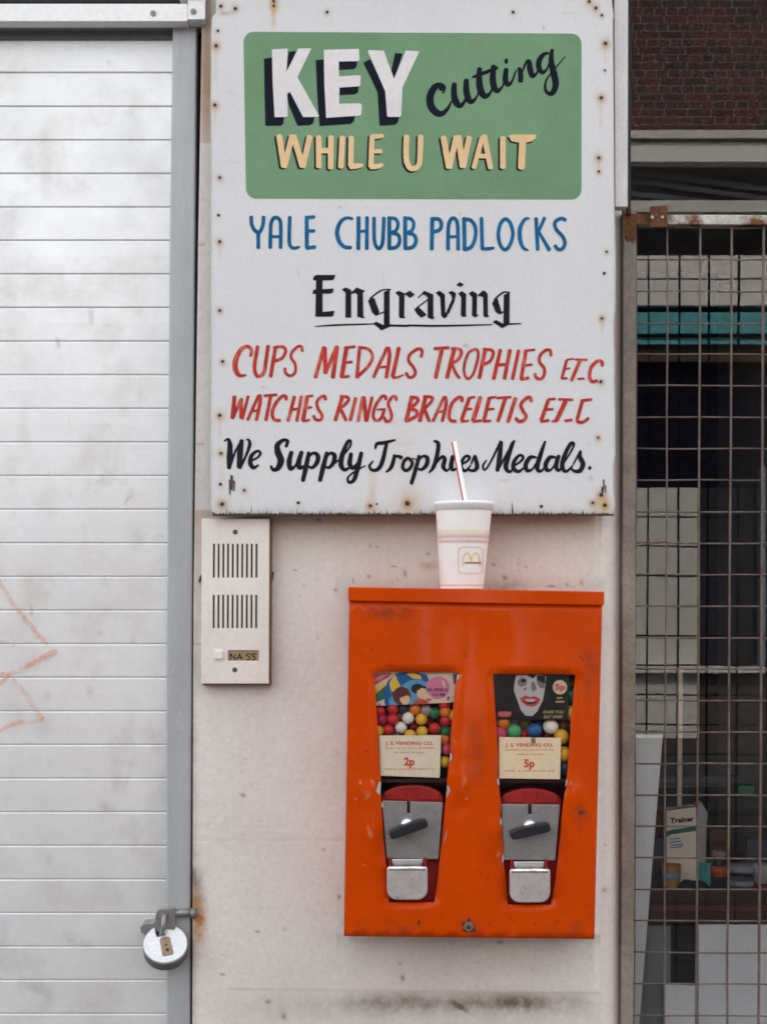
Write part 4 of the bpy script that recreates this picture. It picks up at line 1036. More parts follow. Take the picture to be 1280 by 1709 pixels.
build("lettering", text_mb("BUBBLE", 714, 747.5, 1153.6, 5.2, CD + 1.5, bold=0.02), mm["purple"], c1)
build("lettering", text_mb("GUM", 721, 742, 1161.8, 5.2, CD + 1.5, bold=0.02), mm["purple"], c1)
c2 = lab(build("display_card", MB().prism(t3("75,110 1045,115 1040,690 110,682"), CD, CD - 0.6), mm["black"], vm), "black card with a grinning white painted ghoul face")
card_print(c2, [(mm["bone"], t3("385,128 640,120 760,140 745,300 720,440 650,580 590,640 500,635 440,560 400,440 355,320 360,260")), (mm["shade"], t3("400,200 450,150 520,180 515,250 450,275 405,250")), (mm["ink"], t3("440,190 480,165 515,195 490,215 450,215")), (mm["black"], t3("520,125 640,120 600,170 560,150")),
                (mm["shade"], t3("640,180 700,150 745,190 740,290 690,290 650,240")), (mm["black"], t3("640,130 750,140 750,230 700,215 650,190")), (mm["shade"], t3("560,230 610,200 640,300 600,340 570,290")), (mm["bone"], t3("540,160 580,165 570,300 545,310")), (mm["shade"], t3("470,290 520,280 500,330")),
                (mm["red"], t3("430,420 500,380 560,400 620,390 690,425 670,480 600,525 520,510 460,470")), (mm["bone"], t3("490,430 560,425 630,432 600,462 530,462")), (mm["ink"], t3("470,450 530,465 610,465 655,450 610,490 530,490")), (mm["red"], t3("480,480 560,500 640,475 600,520 530,512")),
                (mm["cream"], ell(934, 1147, 12, 12)), (mm["red"], t3("158,585 240,578 325,585 318,645 240,655 158,640")), (mm["gold"], t3("895,405 965,402 965,422 895,424")), (mm["gold"], t3("880,450 990,448 990,470 880,472")), (mm["pink"], t3("170,600 310,598 310,608 170,610")), (mm["pink"], t3("170,624 310,622 310,632 170,634"))], CD)
build("lettering", text_mb("5p", 926, 943, 1151, 9.5, CD + 1.4, bold=0.03), mm["red"], c2)
build("lettering", text_mb("DARE YOU", 906, 940, 1190.5, 4.8, CD + 0.9, slant=.25, bold=0.03), mm["gold"], c2)
build("lettering", text_mb("EAT ONE?", 907, 938, 1198.5, 4.8, CD + 0.9, slant=.25, bold=0.03), mm["gold"], c2)
m_rprint = flatm("orange_red_print", (0.55, 0.085, 0.045))
m_fprint = flatm("faint_orange_print", (0.62, 0.30, 0.20))
def price_card(poly, x0, y0, price, mat):
    c = lab(build("price_card", MB().prism(poly, CD + 2.4, CD + 1.6), mat, vm), "price card marked " + price)
    build("lettering", text_mb("J. S. VENDING CO.", x0 + 10, x0 + 90, y0 + 15, 5.4, CD + 2.5, bold=0.035), m_rprint, c)
    build("lettering", text_mb(price, x0 + 41, x0 + 59, y0 + 49, 12.5, CD + 2.5, bold=0.05), m_rprint, c)
    mb = MB()
    for (xa, xb, yy, h) in ((10, 90, 20.5, 3.0), (25, 76, 28, 2.6), (9, 90, 55.5, 3.2)):
        x = x0 + xa
        while x < x0 + xb:
            w = random.uniform(1.0, 2.4)
            if random.random() > .13: mb.flat([(x, y0 + yy - h / 2 * random.uniform(.6, 1)), (x + w, y0 + yy - h / 2), (x + w, y0 + yy + h / 2 * random.uniform(.6, 1)), (x, y0 + yy + h / 2)], CD + 2.5)
            x += w + 0.75
    build("small_print", mb, m_fprint, c)
    return c
price_card([(632.6, 1227.5), (736, 1227), (733.7, 1298), (635, 1294.5)], 633, 1228, "2p", m_paper)
price_card([(832.6, 1230), (936, 1231.5), (934.2, 1300.5), (832.8, 1298.8)], 833, 1231, "5p", m_paper2)
build("tape_mark", MB().flat([(886, 1231), (893, 1231), (893.5, 1241), (886, 1240)], CD + 2.8), m_brass, vm)

def column(dx, dy, plate, slot, knob, boss, flap, hinge, win):
    build("clear_window", MB().prism(win, 128.1, 127.6), m_clear, vm)
    xa = min(p[0] for p in plate) - 16; xb = max(p[0] for p in plate) + 16
    build("compartment_liner", MB().rect(xa - 6, 1112, xb + 22, 1520, 62, 58), m_darkin, vm)
    build("hopper_floor", MB().rect(xa - 4, 1300, xb + 18, 1306, 116, 62), m_darkin, vm)
    # red moulded body: dome above the coin plate, chute behind the flap
    cx = (plate[0][0] + plate[1][0]) / 2; yt = plate[0][1]
    dome = [(plate[0][0] - 2, yt + 4)] + [(cx + 52 * math.cos(R(180 + 180 * i / 14)), yt - 4 + 22 * math.sin(R(180 + 180 * i / 14))) for i in range(15)] + [(plate[1][0] + 2, yt + 4)]
    b = build("mechanism_body", MB().prism(dome, 117, 64), m_redp, vm, bevel=3)
    for sx in (-1, 1):
        build("facet", MB().prism([(cx + sx * 14, yt - 21), (cx + sx * 47, yt - 12), (cx + sx * 44, yt - 1), (cx + sx * 10, yt - 1)], 119, 116), m_redp, b, bevel=1.5)
    build("chute_back", MB().rect(xa + 4, yt + 4, xb + 4, 1514, 108, 104), m_redp, vm)
    (x0, y0), (x1, y1), (x2, y2), (x3, y3) = plate
    sx0, sx1, sy = slot
    pl = [(x0 + 1.5, y0), (sx0, y0 + (y1 - y0) * .45), (sx0, sy), (sx1, sy), (sx1, y0 + (y1 - y0) * .55), (x1 - 1.5, y1), (x1, y1 + 2), (x2, y2), (x3, y3), (x0, y0 + 2)]
    cp = build("coin_plate", MB().prism(pl, 127.0, 124.4), m_steel, vm, bevel=0.9)
    build("coin_slot", MB().rect(sx0 - 1, y0 + 1, sx1 + 1, sy + 1, 122, 118), m_dark, cp)
    bs = []
    for dd, rr_ in ((127, 11), (133, 10), (137, 6)):
        p = W(boss[0], boss[1], dd); bs.append([(p.x + rr_ / 1000 * math.cos(2 * math.pi * i / 20), p.y, p.z + rr_ / 1000 * math.sin(2 * math.pi * i / 20)) for i in range(20)])
    kb = build("knob_boss", MB().rings(bs), m_chrome, cp, smooth=True)
    (ax, ay), (bx, by), th = knob
    l = math.hypot(bx - ax, by - ay); ux, uy = (bx - ax) / l, (by - ay) / l
    P = []
    for s_, q in ((0, -.36), (.08, -.5), (.35, -.60), (.65, -.60), (.92, -.5), (1, -.36), (1, .36), (.92, .5), (.65, .50), (.35, .50), (.08, .5), (0, .36)):
        P.append((ax + (bx - ax) * s_ - uy * th * q, ay + (by - ay) * s_ + ux * th * q))
    lab(build("turn_handle", MB().prism(P, 156, 134), m_plastic, cp, bevel=2.2), "black bar handle turned slightly off level")
    fx0, fx1, fy0, fy1 = flap
    hx0, hx1, hy0, hy1 = hinge
    fl_ = rrect(fx0, fy0, fx1, fy1 + 10, 5, 4)
    pf = [(fx0 + 6, fy0), (fx1 - 6, fy0), (fx1 - 1.5, fy0 + 1.6), (fx1, fy0 + 6)] + [(fx1 - 17 + 17 * math.cos(R(a)), fy1 - 17 + 17 * math.sin(R(a))) for a in range(0, 91, 15)] + [(fx0 + 17 + 17 * math.cos(R(a)), fy1 - 17 + 17 * math.sin(R(a))) for a in range(90, 181, 15)] + [(fx0, fy0 + 6), (fx0 + 1.5, fy0 + 1.6)]
    fo = build("prize_flap", MB().prism(pf, 139, 135.5), m_chrome, vm, bevel=1.6)
    build("flap_roll", MB().tube(W(fx0 + 4, fy0 + 3.5, 137.5), W(fx1 - 4, fy0 + 3.5, 137.5), 0.0040, n=14), m_chrome, fo, smooth=True)
    build("hinge_plate", MB().rect(hx0, hy0, hx1, hy1, 126, 123), m_chrome, fo, bevel=1)
    build("hinge_pin", MB().tube(W(hx0 + 2, hy1 + 1.5, 128), W(hx1 - 2, hy1 + 1.5, 128), 0.0022), m_locksteel, fo, smooth=True)
    for hx in (hx0 - 3.5, hx1 + 3.5):
        build("hinge_lug", MB().prism([(hx - 2, hy0 - 4), (hx + 2, hy0 - 4), (hx + 2.5, hy1 + 6), (hx - 2.5, hy1 + 6)], 127.8, 118), m_redp, fo, bevel=.6)
column(0, 0, [(637.5, 1336.4), (739, 1339), (731.7, 1434), (645.6, 1432.7)], (679.3, 684.2, 1357.5), ((650.5, 1395.5), (713.5, 1373), 15.0), (679, 1376), (645.6, 713.5, 1445.5, 1502), (654, 706, 1434, 1441),
       [(618, 1116), (768, 1116), (752, 1314), (630, 1314)])
column(0, 0, [(836.5, 1341.8), (934, 1343), (926.3, 1436), (840, 1435.3)], (881.2, 886.8, 1359), ((852.5, 1395.5), (918.5, 1380.5), 15.5), (883.5, 1379), (850, 918, 1449.5, 1506.5), (857, 908, 1438, 1446),
       [(817, 1119), (965, 1119), (948, 1314), (827, 1314)])

# gumballs: single things lying in the two hoppers
gm = dict(red=(0.50, 0.02, 0.025), crimson=(0.36, 0.012, 0.05), white=(0.72, 0.66, 0.60), yellow=(0.66, 0.38, 0.035), orange=(0.62, 0.16, 0.02), green=(0.015, 0.13, 0.055), navy=(0.02, 0.025, 0.06), pale_green=(0.07, 0.32, 0.13), blue=(0.03, 0.10, 0.27), pink=(0.55, 0.06, 0.14), grey=(0.26, 0.21, 0.19), olive=(0.17, 0.13, 0.05), dark_red=(0.17, 0.012, 0.015))
gmat = {k: M("gumball_" + k, v, 0.32, var=0.06, vscale=60, fine=0.04) for k, v in gm.items()}
gmesh = {}
def ball_mesh(colr, r):
    key = (colr, r)
    if key not in gmesh:
        bm = bmesh.new(); bmesh.ops.create_uvsphere(bm, u_segments=20, v_segments=12, radius=r / 1000)
        for f in bm.faces: f.smooth = True
        me = bpy.data.meshes.new("gumball"); bm.to_mesh(me); bm.free(); me.materials.append(gmat[colr]); gmesh[key] = me
    return gmesh[key]
def ball(x, y, colr, r, d, side):
    o = bpy.data.objects.new("gumball", ball_mesh(colr, r)); COL.objects.link(o)
    o.location = W(x, y, d)
    o.rotation_euler = (random.random() * 3, random.random() * 3, 0)
    cn = colr.replace("_", " ")
    tag(o, "%s gumball behind the window of the %s column" % (cn, side), "gumball", "%s gumballs in the %s column" % (cn, side))
L2 = [(175, 575, "red"), (340, 548, "red"), (475, 550, "navy"), (620, 556, "orange"), (760, 575, "grey"), (865, 605, "green"), (990, 500, "red"), (200, 685, "crimson"), (345, 680, "red"), (535, 665, "white"), (700, 680, "yellow"), (1005, 700, "red"),
      (445, 785, "white"), (865, 795, "red"), (712, 840, "yellow"), (560, 885, "yellow"), (285, 815, "red"), (1010, 835, "green"), (155, 830, "yellow"), (995, 930, "orange"), (1020, 1055, "pink"), (995, 1215, "yellow"), (1115, 630, "yellow"), (1110, 900, "navy"), (1000, 590, "orange")]
for (x, y, c) in L2: ball(610 + x / 7.53, 1110 + y / 7.53, c, 9.6, 112 + random.uniform(-2, 2), "2p")
for (x, y, c) in ((605, 770, "dark_red"), (430, 640, "olive"), (780, 690, "dark_red"), (250, 620, "navy"), (740, 500, "red"), (950, 790, "navy"), (160, 760, "crimson"), (640, 870, "dark_red"), (1060, 1130, "navy"), (950, 650, "dark_red"), (400, 880, "grey")): ball(610 + x / 7.53, 1110 + y / 7.53, c, 9.6, 97, "2p")
R3 = [(215, 715, "orange"), (355, 830, "pale_green"), (615, 820, "blue"), (820, 770, "white"), (955, 900, "yellow"), (175, 860, "pink"), (985, 1120, "yellow"), (1075, 600, "yellow"), (1068, 390, "green"), (1000, 1290, "navy")]
for (x, y, c) in R3: ball(810 + x / 7.53, 1110 + y / 7.53, c, 12.6, 108 + random.uniform(-2, 2), "5p")
for (x, y, c) in ((485, 870, "red"), (970, 735, "olive"), (785, 890, "dark_red"), (490, 730, "olive"), (1080, 770, "navy"), (1060, 240, "olive"), (700, 720, "navy"), (330, 700, "grey")): ball(810 + x / 7.53, 1110 + y / 7.53, c, 12.6, 90, "5p")

# ------------------------------------------------------------------ paper cup and straw
CDp = 84.0
pb = W(770.5, 982.6, CDp); pt = W(774, 846, CDp)
kc = (D - CDp / 1000) / D
ZB = W(770, 983.3, VD + 5).z + 0.0006
cup = thing("drink_cup", (pb.x, pb.y, ZB), "white foam drink cup with lid standing on the orange machine", "cup")
rb, rt, H = 0.0358 * kc, 0.0470 * kc, (pt.z - ZB)
def cup_c(t): return Vector((pb.x + (pt.x - pb.x) * t, pb.y, ZB + H * t))
def cup_r(t): return rb + (rt - rb) * t
def ring(t, r, n=40):
    c = cup_c(t); return [(c.x + r * math.cos(2 * math.pi * i / n), c.y + r * math.sin(2 * math.pi * i / n), c.z) for i in range(n)]
build("cup_wall", MB().rings([ring(0, rb * .97), ring(0.004, rb), ring(0.5, cup_r(.5)), ring(1, rt), ring(1.0, rt - .002)]), m_cup, cup, smooth=True).modifiers.new("w", 'WEIGHTED_NORMAL')
build("cup_lid", MB().rings([ring(0.955, cup_r(.955) + .0004), ring(0.957, rt + .0010), ring(1.01, rt + .0018), ring(1.02, rt + .0032), ring(1.045, rt + .0034), ring(1.058, rt + .0022), ring(1.055, rt - .004), ring(1.03, rt - .006)]), m_lid, cup, smooth=True)
def on_cup(px, py, dd):
    """wrap sheet measure round the cup wall"""
    t = (ZB_px - py) / (ZB_px - ZT_px)
    c = cup_c(t); r = cup_r(t) + dd / 1000
    cxp = c.x / kc * 1000 + CX
    s_ = max(-0.98, min(0.98, (px - cxp) / 1000 * kc / cup_r(t)))
    a = math.asin(s_)
    return Vector((c.x + r * math.sin(a), c.y - r * math.cos(a), c.z))
ZB_px = CY - (ZB - EYE) / kc * 1000; ZT_px = CY - (ZB + H - EYE) / kc * 1000
def cup_band(name, y0, y1, mat, dd, parent=cup):
    mb = MB(); n = 40; t0 = (ZB_px - y1) / (ZB_px - ZT_px); t1 = (ZB_px - y0) / (ZB_px - ZT_px)
    a_, b_ = ring(t0, cup_r(t0) + dd), ring(t1, cup_r(t1) + dd)
    mb.add(a_ + b_, [(i, (i + 1) % n, n + (i + 1) % n, n + i) for i in range(n)])
    return build(name, mb, mat, parent, smooth=True)
cup_band("printed_band", 976, 977.6, m_pinkp, .0004)
pb_ = cup_band("printed_band", 885.5, 893, m_creamp, .0004)
mb = MB()
for row_, (yy, hh) in enumerate(((897, 6), (904.5, 5))):
    x = 730.0 + row_ * 2
    while x < 818:
        mb.stroke([(x, yy - hh / 2), (x + 2.2, yy + hh / 2), (x + 4.4, yy - hh / 2)], [1.4] * 3, .45, smooth=False, mapper=on_cup)
        x += 4.6
build("printed_pattern", mb, m_pinkp, cup)
mb = MB()
q = rrect(762.5, 914.5, 803, 957.5, 7)
mb.stroke(q, [1.1] * len(q), .45, closed=True, mapper=on_cup)
lg = build("logo_frame", mb, m_pinkp, cup)
mb = MB()
for s_ in ("769,945 770,932 774,924.5 778,924 781,930 783,941", "783,941 785,930 789,924 793,924.5 797,932 799,945"):
    P = pts(s_); mb.stroke(P, [1.4, 2.2, 1.8, 1.8, 2.2, 2.2], .5, mapper=on_cup)
build("logo_arch", mb, m_yellowp, lg)
mb = MB(); x = 773.0
while x < 799:
    mb.stroke([(x, 940), (x + 1.6, 940)], [2.6, 2.6], .7, mapper=on_cup, smooth=False); x += 2.3
build("logo_wordmark", mb, flatm("faded_brown_print", (0.36, 0.17, 0.11)), lg)
s_top, s_bot = W(757.5, 737, CDp), W(778, 846, CDp)
s_end = s_top + (s_bot - s_top) * 2.1
straw = thing("drinking_straw", tuple(s_end), "white straw with a red stripe leaning in the foam cup", "straw")
build("straw_tube", MB().tube(s_end, s_top, 0.0045 * kc, n=16), m_cup, straw, smooth=True)
ax = (s_bot - s_top).normalized()
lat = Vector((1, 0, 0)) - ax * ax.x; lat.normalize(); fwd = Vector((0, -1, 0))
mb = MB(); vs_ = []
for t in (s_end, s_top):
    for j in range(5):
        a = R(-128 + 16 * j + 30); vs_.append(t + 0.0047 * kc * (math.sin(a) * lat + math.cos(a) * fwd))
mb.add(vs_, [(j, j + 1, j + 6, j + 5) for j in range(4)])
build("straw_stripe", mb, m_strawr, straw)

# ------------------------------------------------------------------ hasp and padlock
hasp = thing("hasp", W(285, 1560, -14), "grey steel hasp bolted across the shutter rail beside rust stain", "hasp")
build("hasp_plate", MB().prism([(263, 1518), (291, 1515), (293, 1519), (292.5, 1553), (262, 1556), (259, 1530)], 6, 0), m_locksteel, hasp, bevel=1.2)
build("hasp_tongue", MB().prism([(262, 1532), (254, 1540), (240, 1540), (234, 1547), (236, 1557), (246, 1562), (258, 1556), (263, 1550)], 0, -30), m_locksteel, hasp, bevel=2)
build("bolt", MB().tube(W(293, 1524, 0), W(319, 1523, 0), .0068, n=16), m_locksteel, hasp, smooth=True)
build("bolt_bracket", MB().prism([(294, 1521), (318, 1520), (318, 1560), (298, 1560)], -9, -16), m_rustall, hasp, bevel=1)
build("bolt_end", MB().tube(W(319, 1524, 0), W(328, 1524, 0), .0085, n=12), m_screw, hasp, smooth=True)
pc = W(276.5, 1574, 24)
lockm = thing("padlock", tuple(pc), "round bright steel disc padlock hanging from the hasp", "padlock")
nrm = Vector((0.05, -0.72, 0.69)).normalized()
uu = Vector((0.95, 0, 0.34)); uu = (uu - nrm * uu.dot(nrm)).normalized(); vv = nrm.cross(uu); vv = vv if vv.z > 0 else -vv
def LP(a, b, n_): return pc + uu * (a / 1000) + vv * (b / 1000) + nrm * (n_ / 1000)
def lprism(poly, n0, n1):
    m_ = MB(); k = len(poly)
    m_.add([LP(a, b, n0) for a, b in poly] + [LP(a, b, n1) for a, b in poly], [tuple(range(k)), tuple(range(k, 2 * k))[::-1]] + [(i, k + i, k + (i + 1) % k, (i + 1) % k) for i in range(k)])
    return m_
RD = 36.5
notch = [(RD * math.cos(R(a)), RD * math.sin(R(a))) for a in range(-250, 74, 7)]
notch = [(RD * math.cos(R(a)), RD * math.sin(R(a))) for a in np.linspace(-252, 84, 46)] + [(1.5, 17), (-3, 15), (-10.5, 15.5), (-11.5, 20)]
body = build("lock_body", lprism(notch, 0, -7), m_lockface, lockm, bevel=1.6)
build("lock_rim", lprism([(36.9 * math.cos(R(a)), 36.9 * math.sin(R(a))) for a in np.linspace(-250, 82, 46)] + [(0, 12), (-9, 12)], -6, -24), m_lockrim, lockm)
build("shackle_recess", lprism([(-13, 10), (3, 10), (3, 36), (-13, 34)], -8, -14), m_dark, lockm)
sh = [LP(-4, 8, -9), LP(-5, 20, -8), W(273, 1550, 22), W(274, 1532, 16), W(276, 1527, 8), W(278, 1530, 0)]
build("shackle", MB().path(sh, .0042, 12), m_locksteel, lockm, smooth=True)
cyl = build("cylinder_plate", lprism([(x, y) for x, y in ((-8, 9), (-5, 11), (6, 11), (9, 9), (10, -21), (8, -24), (-7, -24), (-9, -22))], 1.3, -1), m_brass, lockm, bevel=.8)
build("keyhole", lprism([(1 + 2.4 * math.cos(t), -14 + 2.8 * math.sin(t)) for t in [2 * math.pi * i / 10 for i in range(10)]], 1.7, 0), m_dark, cyl)
build("key_pin", lprism([(0.5 + 2.0 * math.cos(t), -4 + 1.8 * math.sin(t)) for t in [2 * math.pi * i / 10 for i in range(10)]], 1.7, 0), m_dark, cyl)

# ------------------------------------------------------------------ window with grille
win = thing("shop_window", (W(1300, 0, -105).x, GL, 0.03), "tall shop window pane mirroring the brick building opposite", "window")
gz0, gz1 = 0.04, ZT - 0.004
build("glass_pane", MB().box(xp + 0.006, xr - 0.01, GL, GL + 0.0002, gz0, gz1), m_glass, win)
me = win.children[0].data
bm = bmesh.new(); bm.from_mesh(me)
bmesh.ops.delete(bm, geom=[f for f in bm.faces if f.normal.y > -0.5], context='FACES'); bm.to_mesh(me); bm.free()
build("window_jamb", MB().prism([(1030, -91), (1053, -91), (1051, 900), (1049, 2460), (1026, 2460)], -96, -128), flatm("dark_green_frame", (0.03, 0.035, 0.035)), win)

gr = thing("window_grille", (W(1300, 0, -25).x, 0.03, W(0, 2350).z), "rusty welded wire security grille in a peeling steel frame", "grille")
GD = -22.0
build("frame_stile", MB().prism([(1040, 352), (1061.5, 352), (1060.5, 700), (1059.5, 1100), (1056, 1709), (1053, 2380), (1034, 2380), (1036, 1709), (1038.5, 1100), (1039, 700)], GD + 8, GD - 22), m_rusty, gr, bevel=1.5)
build("stile_backing", MB().prism([(1030, 352), (1040, 352), (1038, 1100), (1034, 2380), (1026, 2380)], GD - 16, GD - 30), m_dark, gr)
build("frame_rail", MB().prism([(1062, 357.5), (1740, 361), (1740, 377), (1062, 374)], GD + 8, GD - 22), m_rust_bright, gr, bevel=1.5)
build("frame_rail", MB().rect(1056, 2362, 1740, 2380, GD + 8, GD - 22), m_rusty, gr, bevel=1.5)
lab(build("corner_bracket", MB().prism([(1085, 344), (1114, 343), (1114, 379), (1084, 379)], GD + 14, GD + 8.4), m_rustall, gr, bevel=1), "rust-red bracket plate on the top rail")
for bx_ in (1088, 1105): build("bolt", MB().prism([(bx_ + 2.6 * math.cos(t), 362 + 2.6 * math.sin(t)) for t in [2 * math.pi * i / 8 for i in range(8)]], GD + 16, GD + 13), m_bare, gr)
lab(build("corner_patch", MB().prism([(1041, 357), (1084, 357), (1084, 374), (1061.2, 374), (1061, 404), (1058.5, 401), (1056, 407), (1051, 402), (1047, 405), (1041.5, 398)], GD + 8.6, GD + 6), m_rustall, gr), "rusted top corner of the frame")
build("hanging_pipe", MB().path([W(1034, 336, -2), W(1040, 335, -2), W(1045, 339, -2), W(1048, 349, -4), W(1049, 358, -10)], .0042, 8), m_rustall, gr, smooth=True)
vx = [(1061.5, 1058, .0012), (1113.5, 1108, .0015), (1168, 1161, .0019), (1220.5, 1213, .0020), (1273.5, 1265, .0024)]
while vx[-1][0] < 1700: vx.append((vx[-1][0] + 53.2, vx[-1][1] + 52.6, .0019))
for xt, xb, r in vx:
    xb2 = xb + (xb - xt) * .5
    P = [W(xt + (xb2 - xt) * t + random.uniform(-.8, .8), 374 + (2366 - 374) * t, GD) for t in np.linspace(0, 1, 14)]
    build("vertical_bar", MB().path(P, r, 8), m_bar, gr, smooth=True)
y = 379.0; i = 0
hy = [379.5, 432.5, 486, 539.5, 590.5, 643.5, 696, 748.5]
while hy[-1] < 2330: hy.append(hy[-1] + 52.55)
for y in hy:
    P = [W(xx, y + random.uniform(-.8, .8) + (xx - 1060) * .004, GD - 3.6) for xx in np.linspace(1050, 1738, 12)]
    build("horizontal_bar", MB().path(P, .0014, 8), m_bar, gr, smooth=True)

# ------------------------------------------------------------------ things inside the shop window
ID = -140.0
def inside(name, mb, mat, label, cat, bevel=0.0, smooth=False):
    return tag(build(name, mb, mat, None, bevel=bevel, smooth=smooth), label, cat)
unit = thing("display_unit", W(1300, 2400, -300), "white panelled display unit below the dark shelf in the window", "display unit")
m_unit = flatm("off_white_panel", (0.82, 0.84, 0.87))
build("panel", MB().rect(1165, 1543, 1280.5, 1709, ID - 12, ID - 26), m_unit, unit, bevel=1)
build("panel", MB().rect(1281.2, 1543, 1700, 1709, ID - 12, ID - 26), m_unit, unit, bevel=1)
build("panel", MB().rect(1165, 1709.8, 1700, 2420, ID - 12, ID - 26), m_unit, unit, bevel=1)
build("panel", MB().prism([(1108, 1643), (1160, 1645), (1160, 2420), (1108, 2420)], ID - 8, ID - 22), m_unit, unit, bevel=1)
build("panel", MB().rect(1045, 1544, 1122, 2420, ID - 30, ID - 42), flatm("grey_panel", (0.22, 0.235, 0.235)), unit, bevel=1)
build("cavity", MB().rect(1119, 1544, 1168, 1660, ID - 27.5, ID - 29), m_dark, unit)
sf = build("shelf_top", MB().rect(1040, 1486, 1700, 1541, ID - 8, ID - 420), flatm("dark_red_brown_timber", (0.045, 0.018, 0.018), 0.45), unit, bevel=2)
build("shelf_edging", MB().rect(1040, 1512, 1700, 1520, ID - 5, ID - 8.3), flatm("worn_red_edging", (0.11, 0.035, 0.03)), unit)
inside("leaning_board", MB().prism([(1040, 1226), (1106, 1226), (1064, 1740), (1058, 1900), (1030, 1900)], ID + 30, ID + 20), flatm("white_board", (0.78, 0.79, 0.79)), "white board leaning behind the grille beside the window jamb", "board", bevel=1)
inside("wooden_pole", MB().tube(W(1134.5, 1118, ID - 110), W(1131.5, 1486, ID - 115), .0052, n=10), flatm("cream_painted_wood", (0.66, 0.54, 0.40)), "thin cream wooden pole standing behind the carton", "pole", smooth=True)
bx = thing("product_carton", W(1140, 1486, ID - 60), "white carton printed Trainer in black on the window shelf", "carton")
bf = lambda x, y: (1060 + x / 5.818, 1330 + y / 5.818)
front = [bf(*p) for p in ((305, 130), (595, 95), (590, 640), (540, 850), (315, 860))]
front = [bf(*p) for p in ((300, 132), (597, 95), (592, 905), (300, 905))]
cb = build("carton_body", MB().prism(front, ID - 60, ID - 95), flatm("carton_white", (0.80, 0.70, 0.60)), bx, bevel=.8)
build("carton_side", MB().prism([bf(*p) for p in ((602, 95), (632, 40), (705, 160), (690, 300), (680, 905), (602, 905))], ID - 66, ID - 95), flatm("carton_side_grey", (0.36, 0.34, 0.34)), bx, bevel=.8)
build("top_stripe", MB().flat([bf(*p) for p in ((303, 118), (597, 84), (597, 98), (303, 134))], ID - 59.5), flatm("red_stripe_print", (0.30, 0.05, 0.03)), bx)
build("lettering", text_mb("Trainer", 1117.5, 1158, 1374, 8.2, ID - 59.4, rot=-0.10, bold=0.045), mm["ink"], bx)
build("print_band", MB().flat([bf(*p) for p in ((300, 335), (350, 318), (592, 285), (592, 330), (340, 365), (300, 390))], ID - 59.5), mm["green"], bx)
for k, (a, b_) in enumerate(((405, 0), (435, 10), (465, 30), (488, 20))):
    build("print_line", MB().flat([bf(*p) for p in ((330 + b_ * .3, a), (430 + b_ * 1.2, a - 12), (430 + b_ * 1.2, a), (330 + b_ * .3, a + 12))], ID - 59.5), mm["lblue"], bx)
def lathe(prof, x, ybase, d, n=24):
    c = W(x, ybase, d); return MB().rings([[(c.x + r / 1000 * math.cos(2 * math.pi * i / n), c.y + r / 1000 * math.sin(2 * math.pi * i / n), c.z + h / 1000) for i in range(n)] for r, h in prof])
SB = 1485.5
def cup_like(name, x, d, r, h, mat, label, cat):
    return inside(name, lathe([(r * .8, 0), (r * .86, 2), (r, h), (r * .9, h), (r * .8, h * .3)], x, SB, d), mat, label, cat, smooth=True)
cup_like("teal_tub", 1178, ID - 70, 21, 52, flatm("teal_plastic", (0.07, 0.30, 0.30)), "teal plastic tub beside the carton on the shelf", "tub")
jar = thing("glass_jar", W(1199, SB, ID - 50), "dark jar with an orange label among the shelf clutter", "jar")
build("jar_body", lathe([(13, 0), (14.5, 3), (14.5, 42), (11, 52), (11, 60)], 1199, SB, ID - 50), m_plastic, jar, smooth=True)
build("jar_label", lathe([(14.9, 26), (14.9, 44)], 1199, SB, ID - 50), flatm("orange_label", (0.50, 0.09, 0.03)), jar, smooth=True)
build("jar_lid", lathe([(12, 60), (12.4, 62), (12.4, 70), (11, 71)], 1199, SB, ID - 50), flatm("pale_jar_lid", (0.30, 0.22, 0.19)), jar, smooth=True)
ytub = thing("yellow_tub", W(1119, SB, ID - 42), "yellow tub with a pale blue label in front of the carton", "tub")
build("tub_body", lathe([(14, 0), (15, 2), (18, 46), (17, 46)], 1119, SB, ID - 42), flatm("ochre_plastic", (0.40, 0.20, 0.04)), ytub, smooth=True)
build("tub_label", lathe([(16.6, 20), (17.5, 33)], 1119, SB, ID - 42), flatm("pale_blue_label", (0.20, 0.29, 0.42)), ytub, smooth=True)
rt_ = thing("white_tub", W(1272, SB, ID - 50), "white tub with a dark red base at the shelf end", "tub")
build("tub_body", lathe([(17, 14), (18, 40), (19, 42), (19, 46), (17, 47)], 1272, SB, ID - 50), flatm("white_tub_plastic", (0.50, 0.48, 0.49)), rt_, smooth=True)
build("tub_base", lathe([(16, 0), (17.5, 2), (17.5, 14)], 1272, SB, ID - 50), flatm("dark_red_tub_base", (0.16, 0.02, 0.02)), rt_, smooth=True)
tray = thing("metal_tray", W(1236, SB, ID - 60), "shallow grey metal tray lying between jar and white tub", "tray")
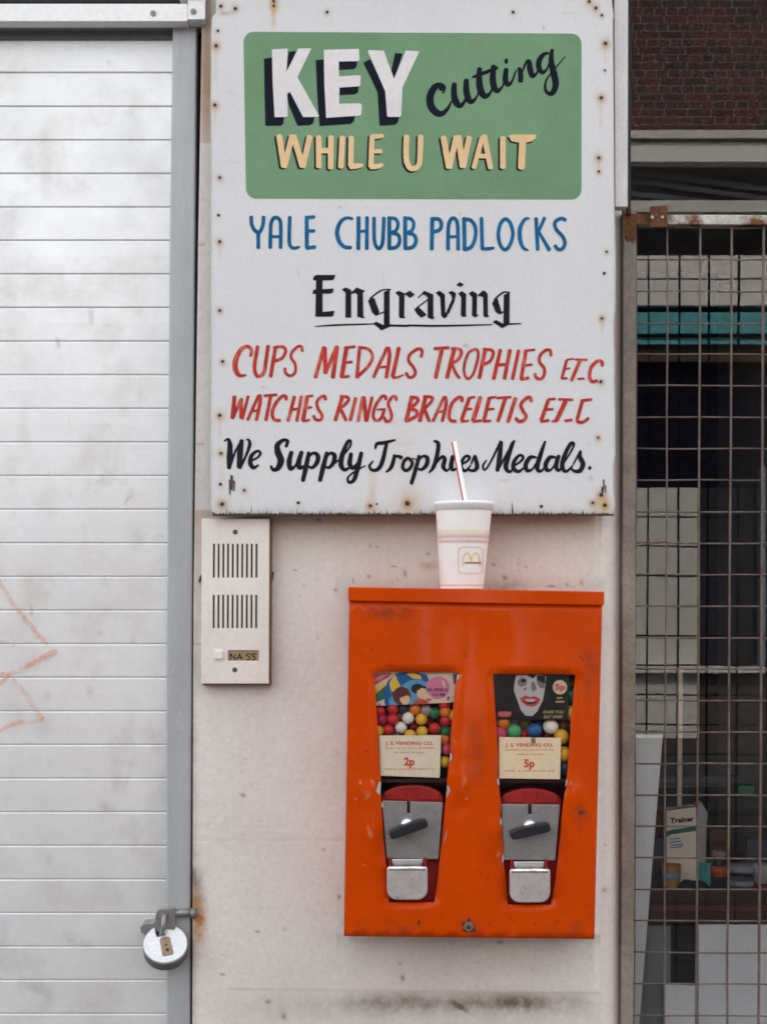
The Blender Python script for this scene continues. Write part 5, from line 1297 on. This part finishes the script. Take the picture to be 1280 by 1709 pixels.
build("tray_dish", lathe([(20, 0), (24, 2), (30, 20), (27, 20), (22, 5)], 1236, SB, ID - 70), flatm("grey_tray", (0.28, 0.30, 0.34), 0.35), tray, smooth=True)
build("tray_lid", lathe([(26, 34), (27, 36), (27, 44), (24, 48)], 1236, SB, ID - 70), flatm("pale_grey_tray_lid", (0.30, 0.32, 0.36), 0.35), tray, smooth=True)
cl = MB(); rs = []
for t in range(9):
    a = t / 8; p = W(1128 + 55 * a, SB, ID - 34); hgt = (6 + 15 * math.sin(math.pi * a) * (1 + .3 * math.sin(9 * a))) / 1000
    rs.append([(p.x, p.y + .012 * math.cos(math.pi * q / 7), p.z + hgt * math.sin(math.pi * q / 7)) for q in range(8)])
inside("dark_cloth", cl.rings(rs), flatm("black_cloth", (0.015, 0.014, 0.02), 0.8), "crumpled black cloth in front of the tubs", "cloth", smooth=True)

def packet(name, quad, d, th, col, label, cat):
    inside(name, MB().prism(quad, d, d - th), flatm(name + "_print", col), label, cat, bevel=1)
packet("red_packet", [(1088, 1352), (1112, 1349), (1113, 1486), (1090, 1486)], ID - 118, 30, (0.16, 0.022, 0.02), "dark red packet half hidden behind the white carton", "packet")
packet("purple_packet", [(1087, 1402), (1108, 1400), (1109, 1486), (1087, 1486)], ID - 80, 24, (0.10, 0.06, 0.12), "dull purple packet beside the yellow tub", "packet")
packet("brown_box", [(1184, 1384), (1216, 1386), (1215, 1486), (1184, 1486)], ID - 150, 60, (0.10, 0.05, 0.035), "brown cardboard box behind the dark jar", "box")
packet("green_tin", [(1232, 1312), (1258, 1311), (1258, 1325), (1231, 1326)], ID - 260, 40, (0.03, 0.16, 0.09), "small green tin on a bracket deep in the shop", "tin")
packet("shop_rail", [(1060, 1300), (1230, 1296), (1230, 1312), (1060, 1316)], ID - 330, 40, (0.05, 0.055, 0.07), "dim grey rail crossing behind the pole in the shop", "rail")
packet("grey_folder", [(1246, 1400), (1300, 1402), (1300, 1486), (1244, 1486)], ID - 140, 20, (0.07, 0.075, 0.09), "dark grey folder standing behind the white tub", "folder")
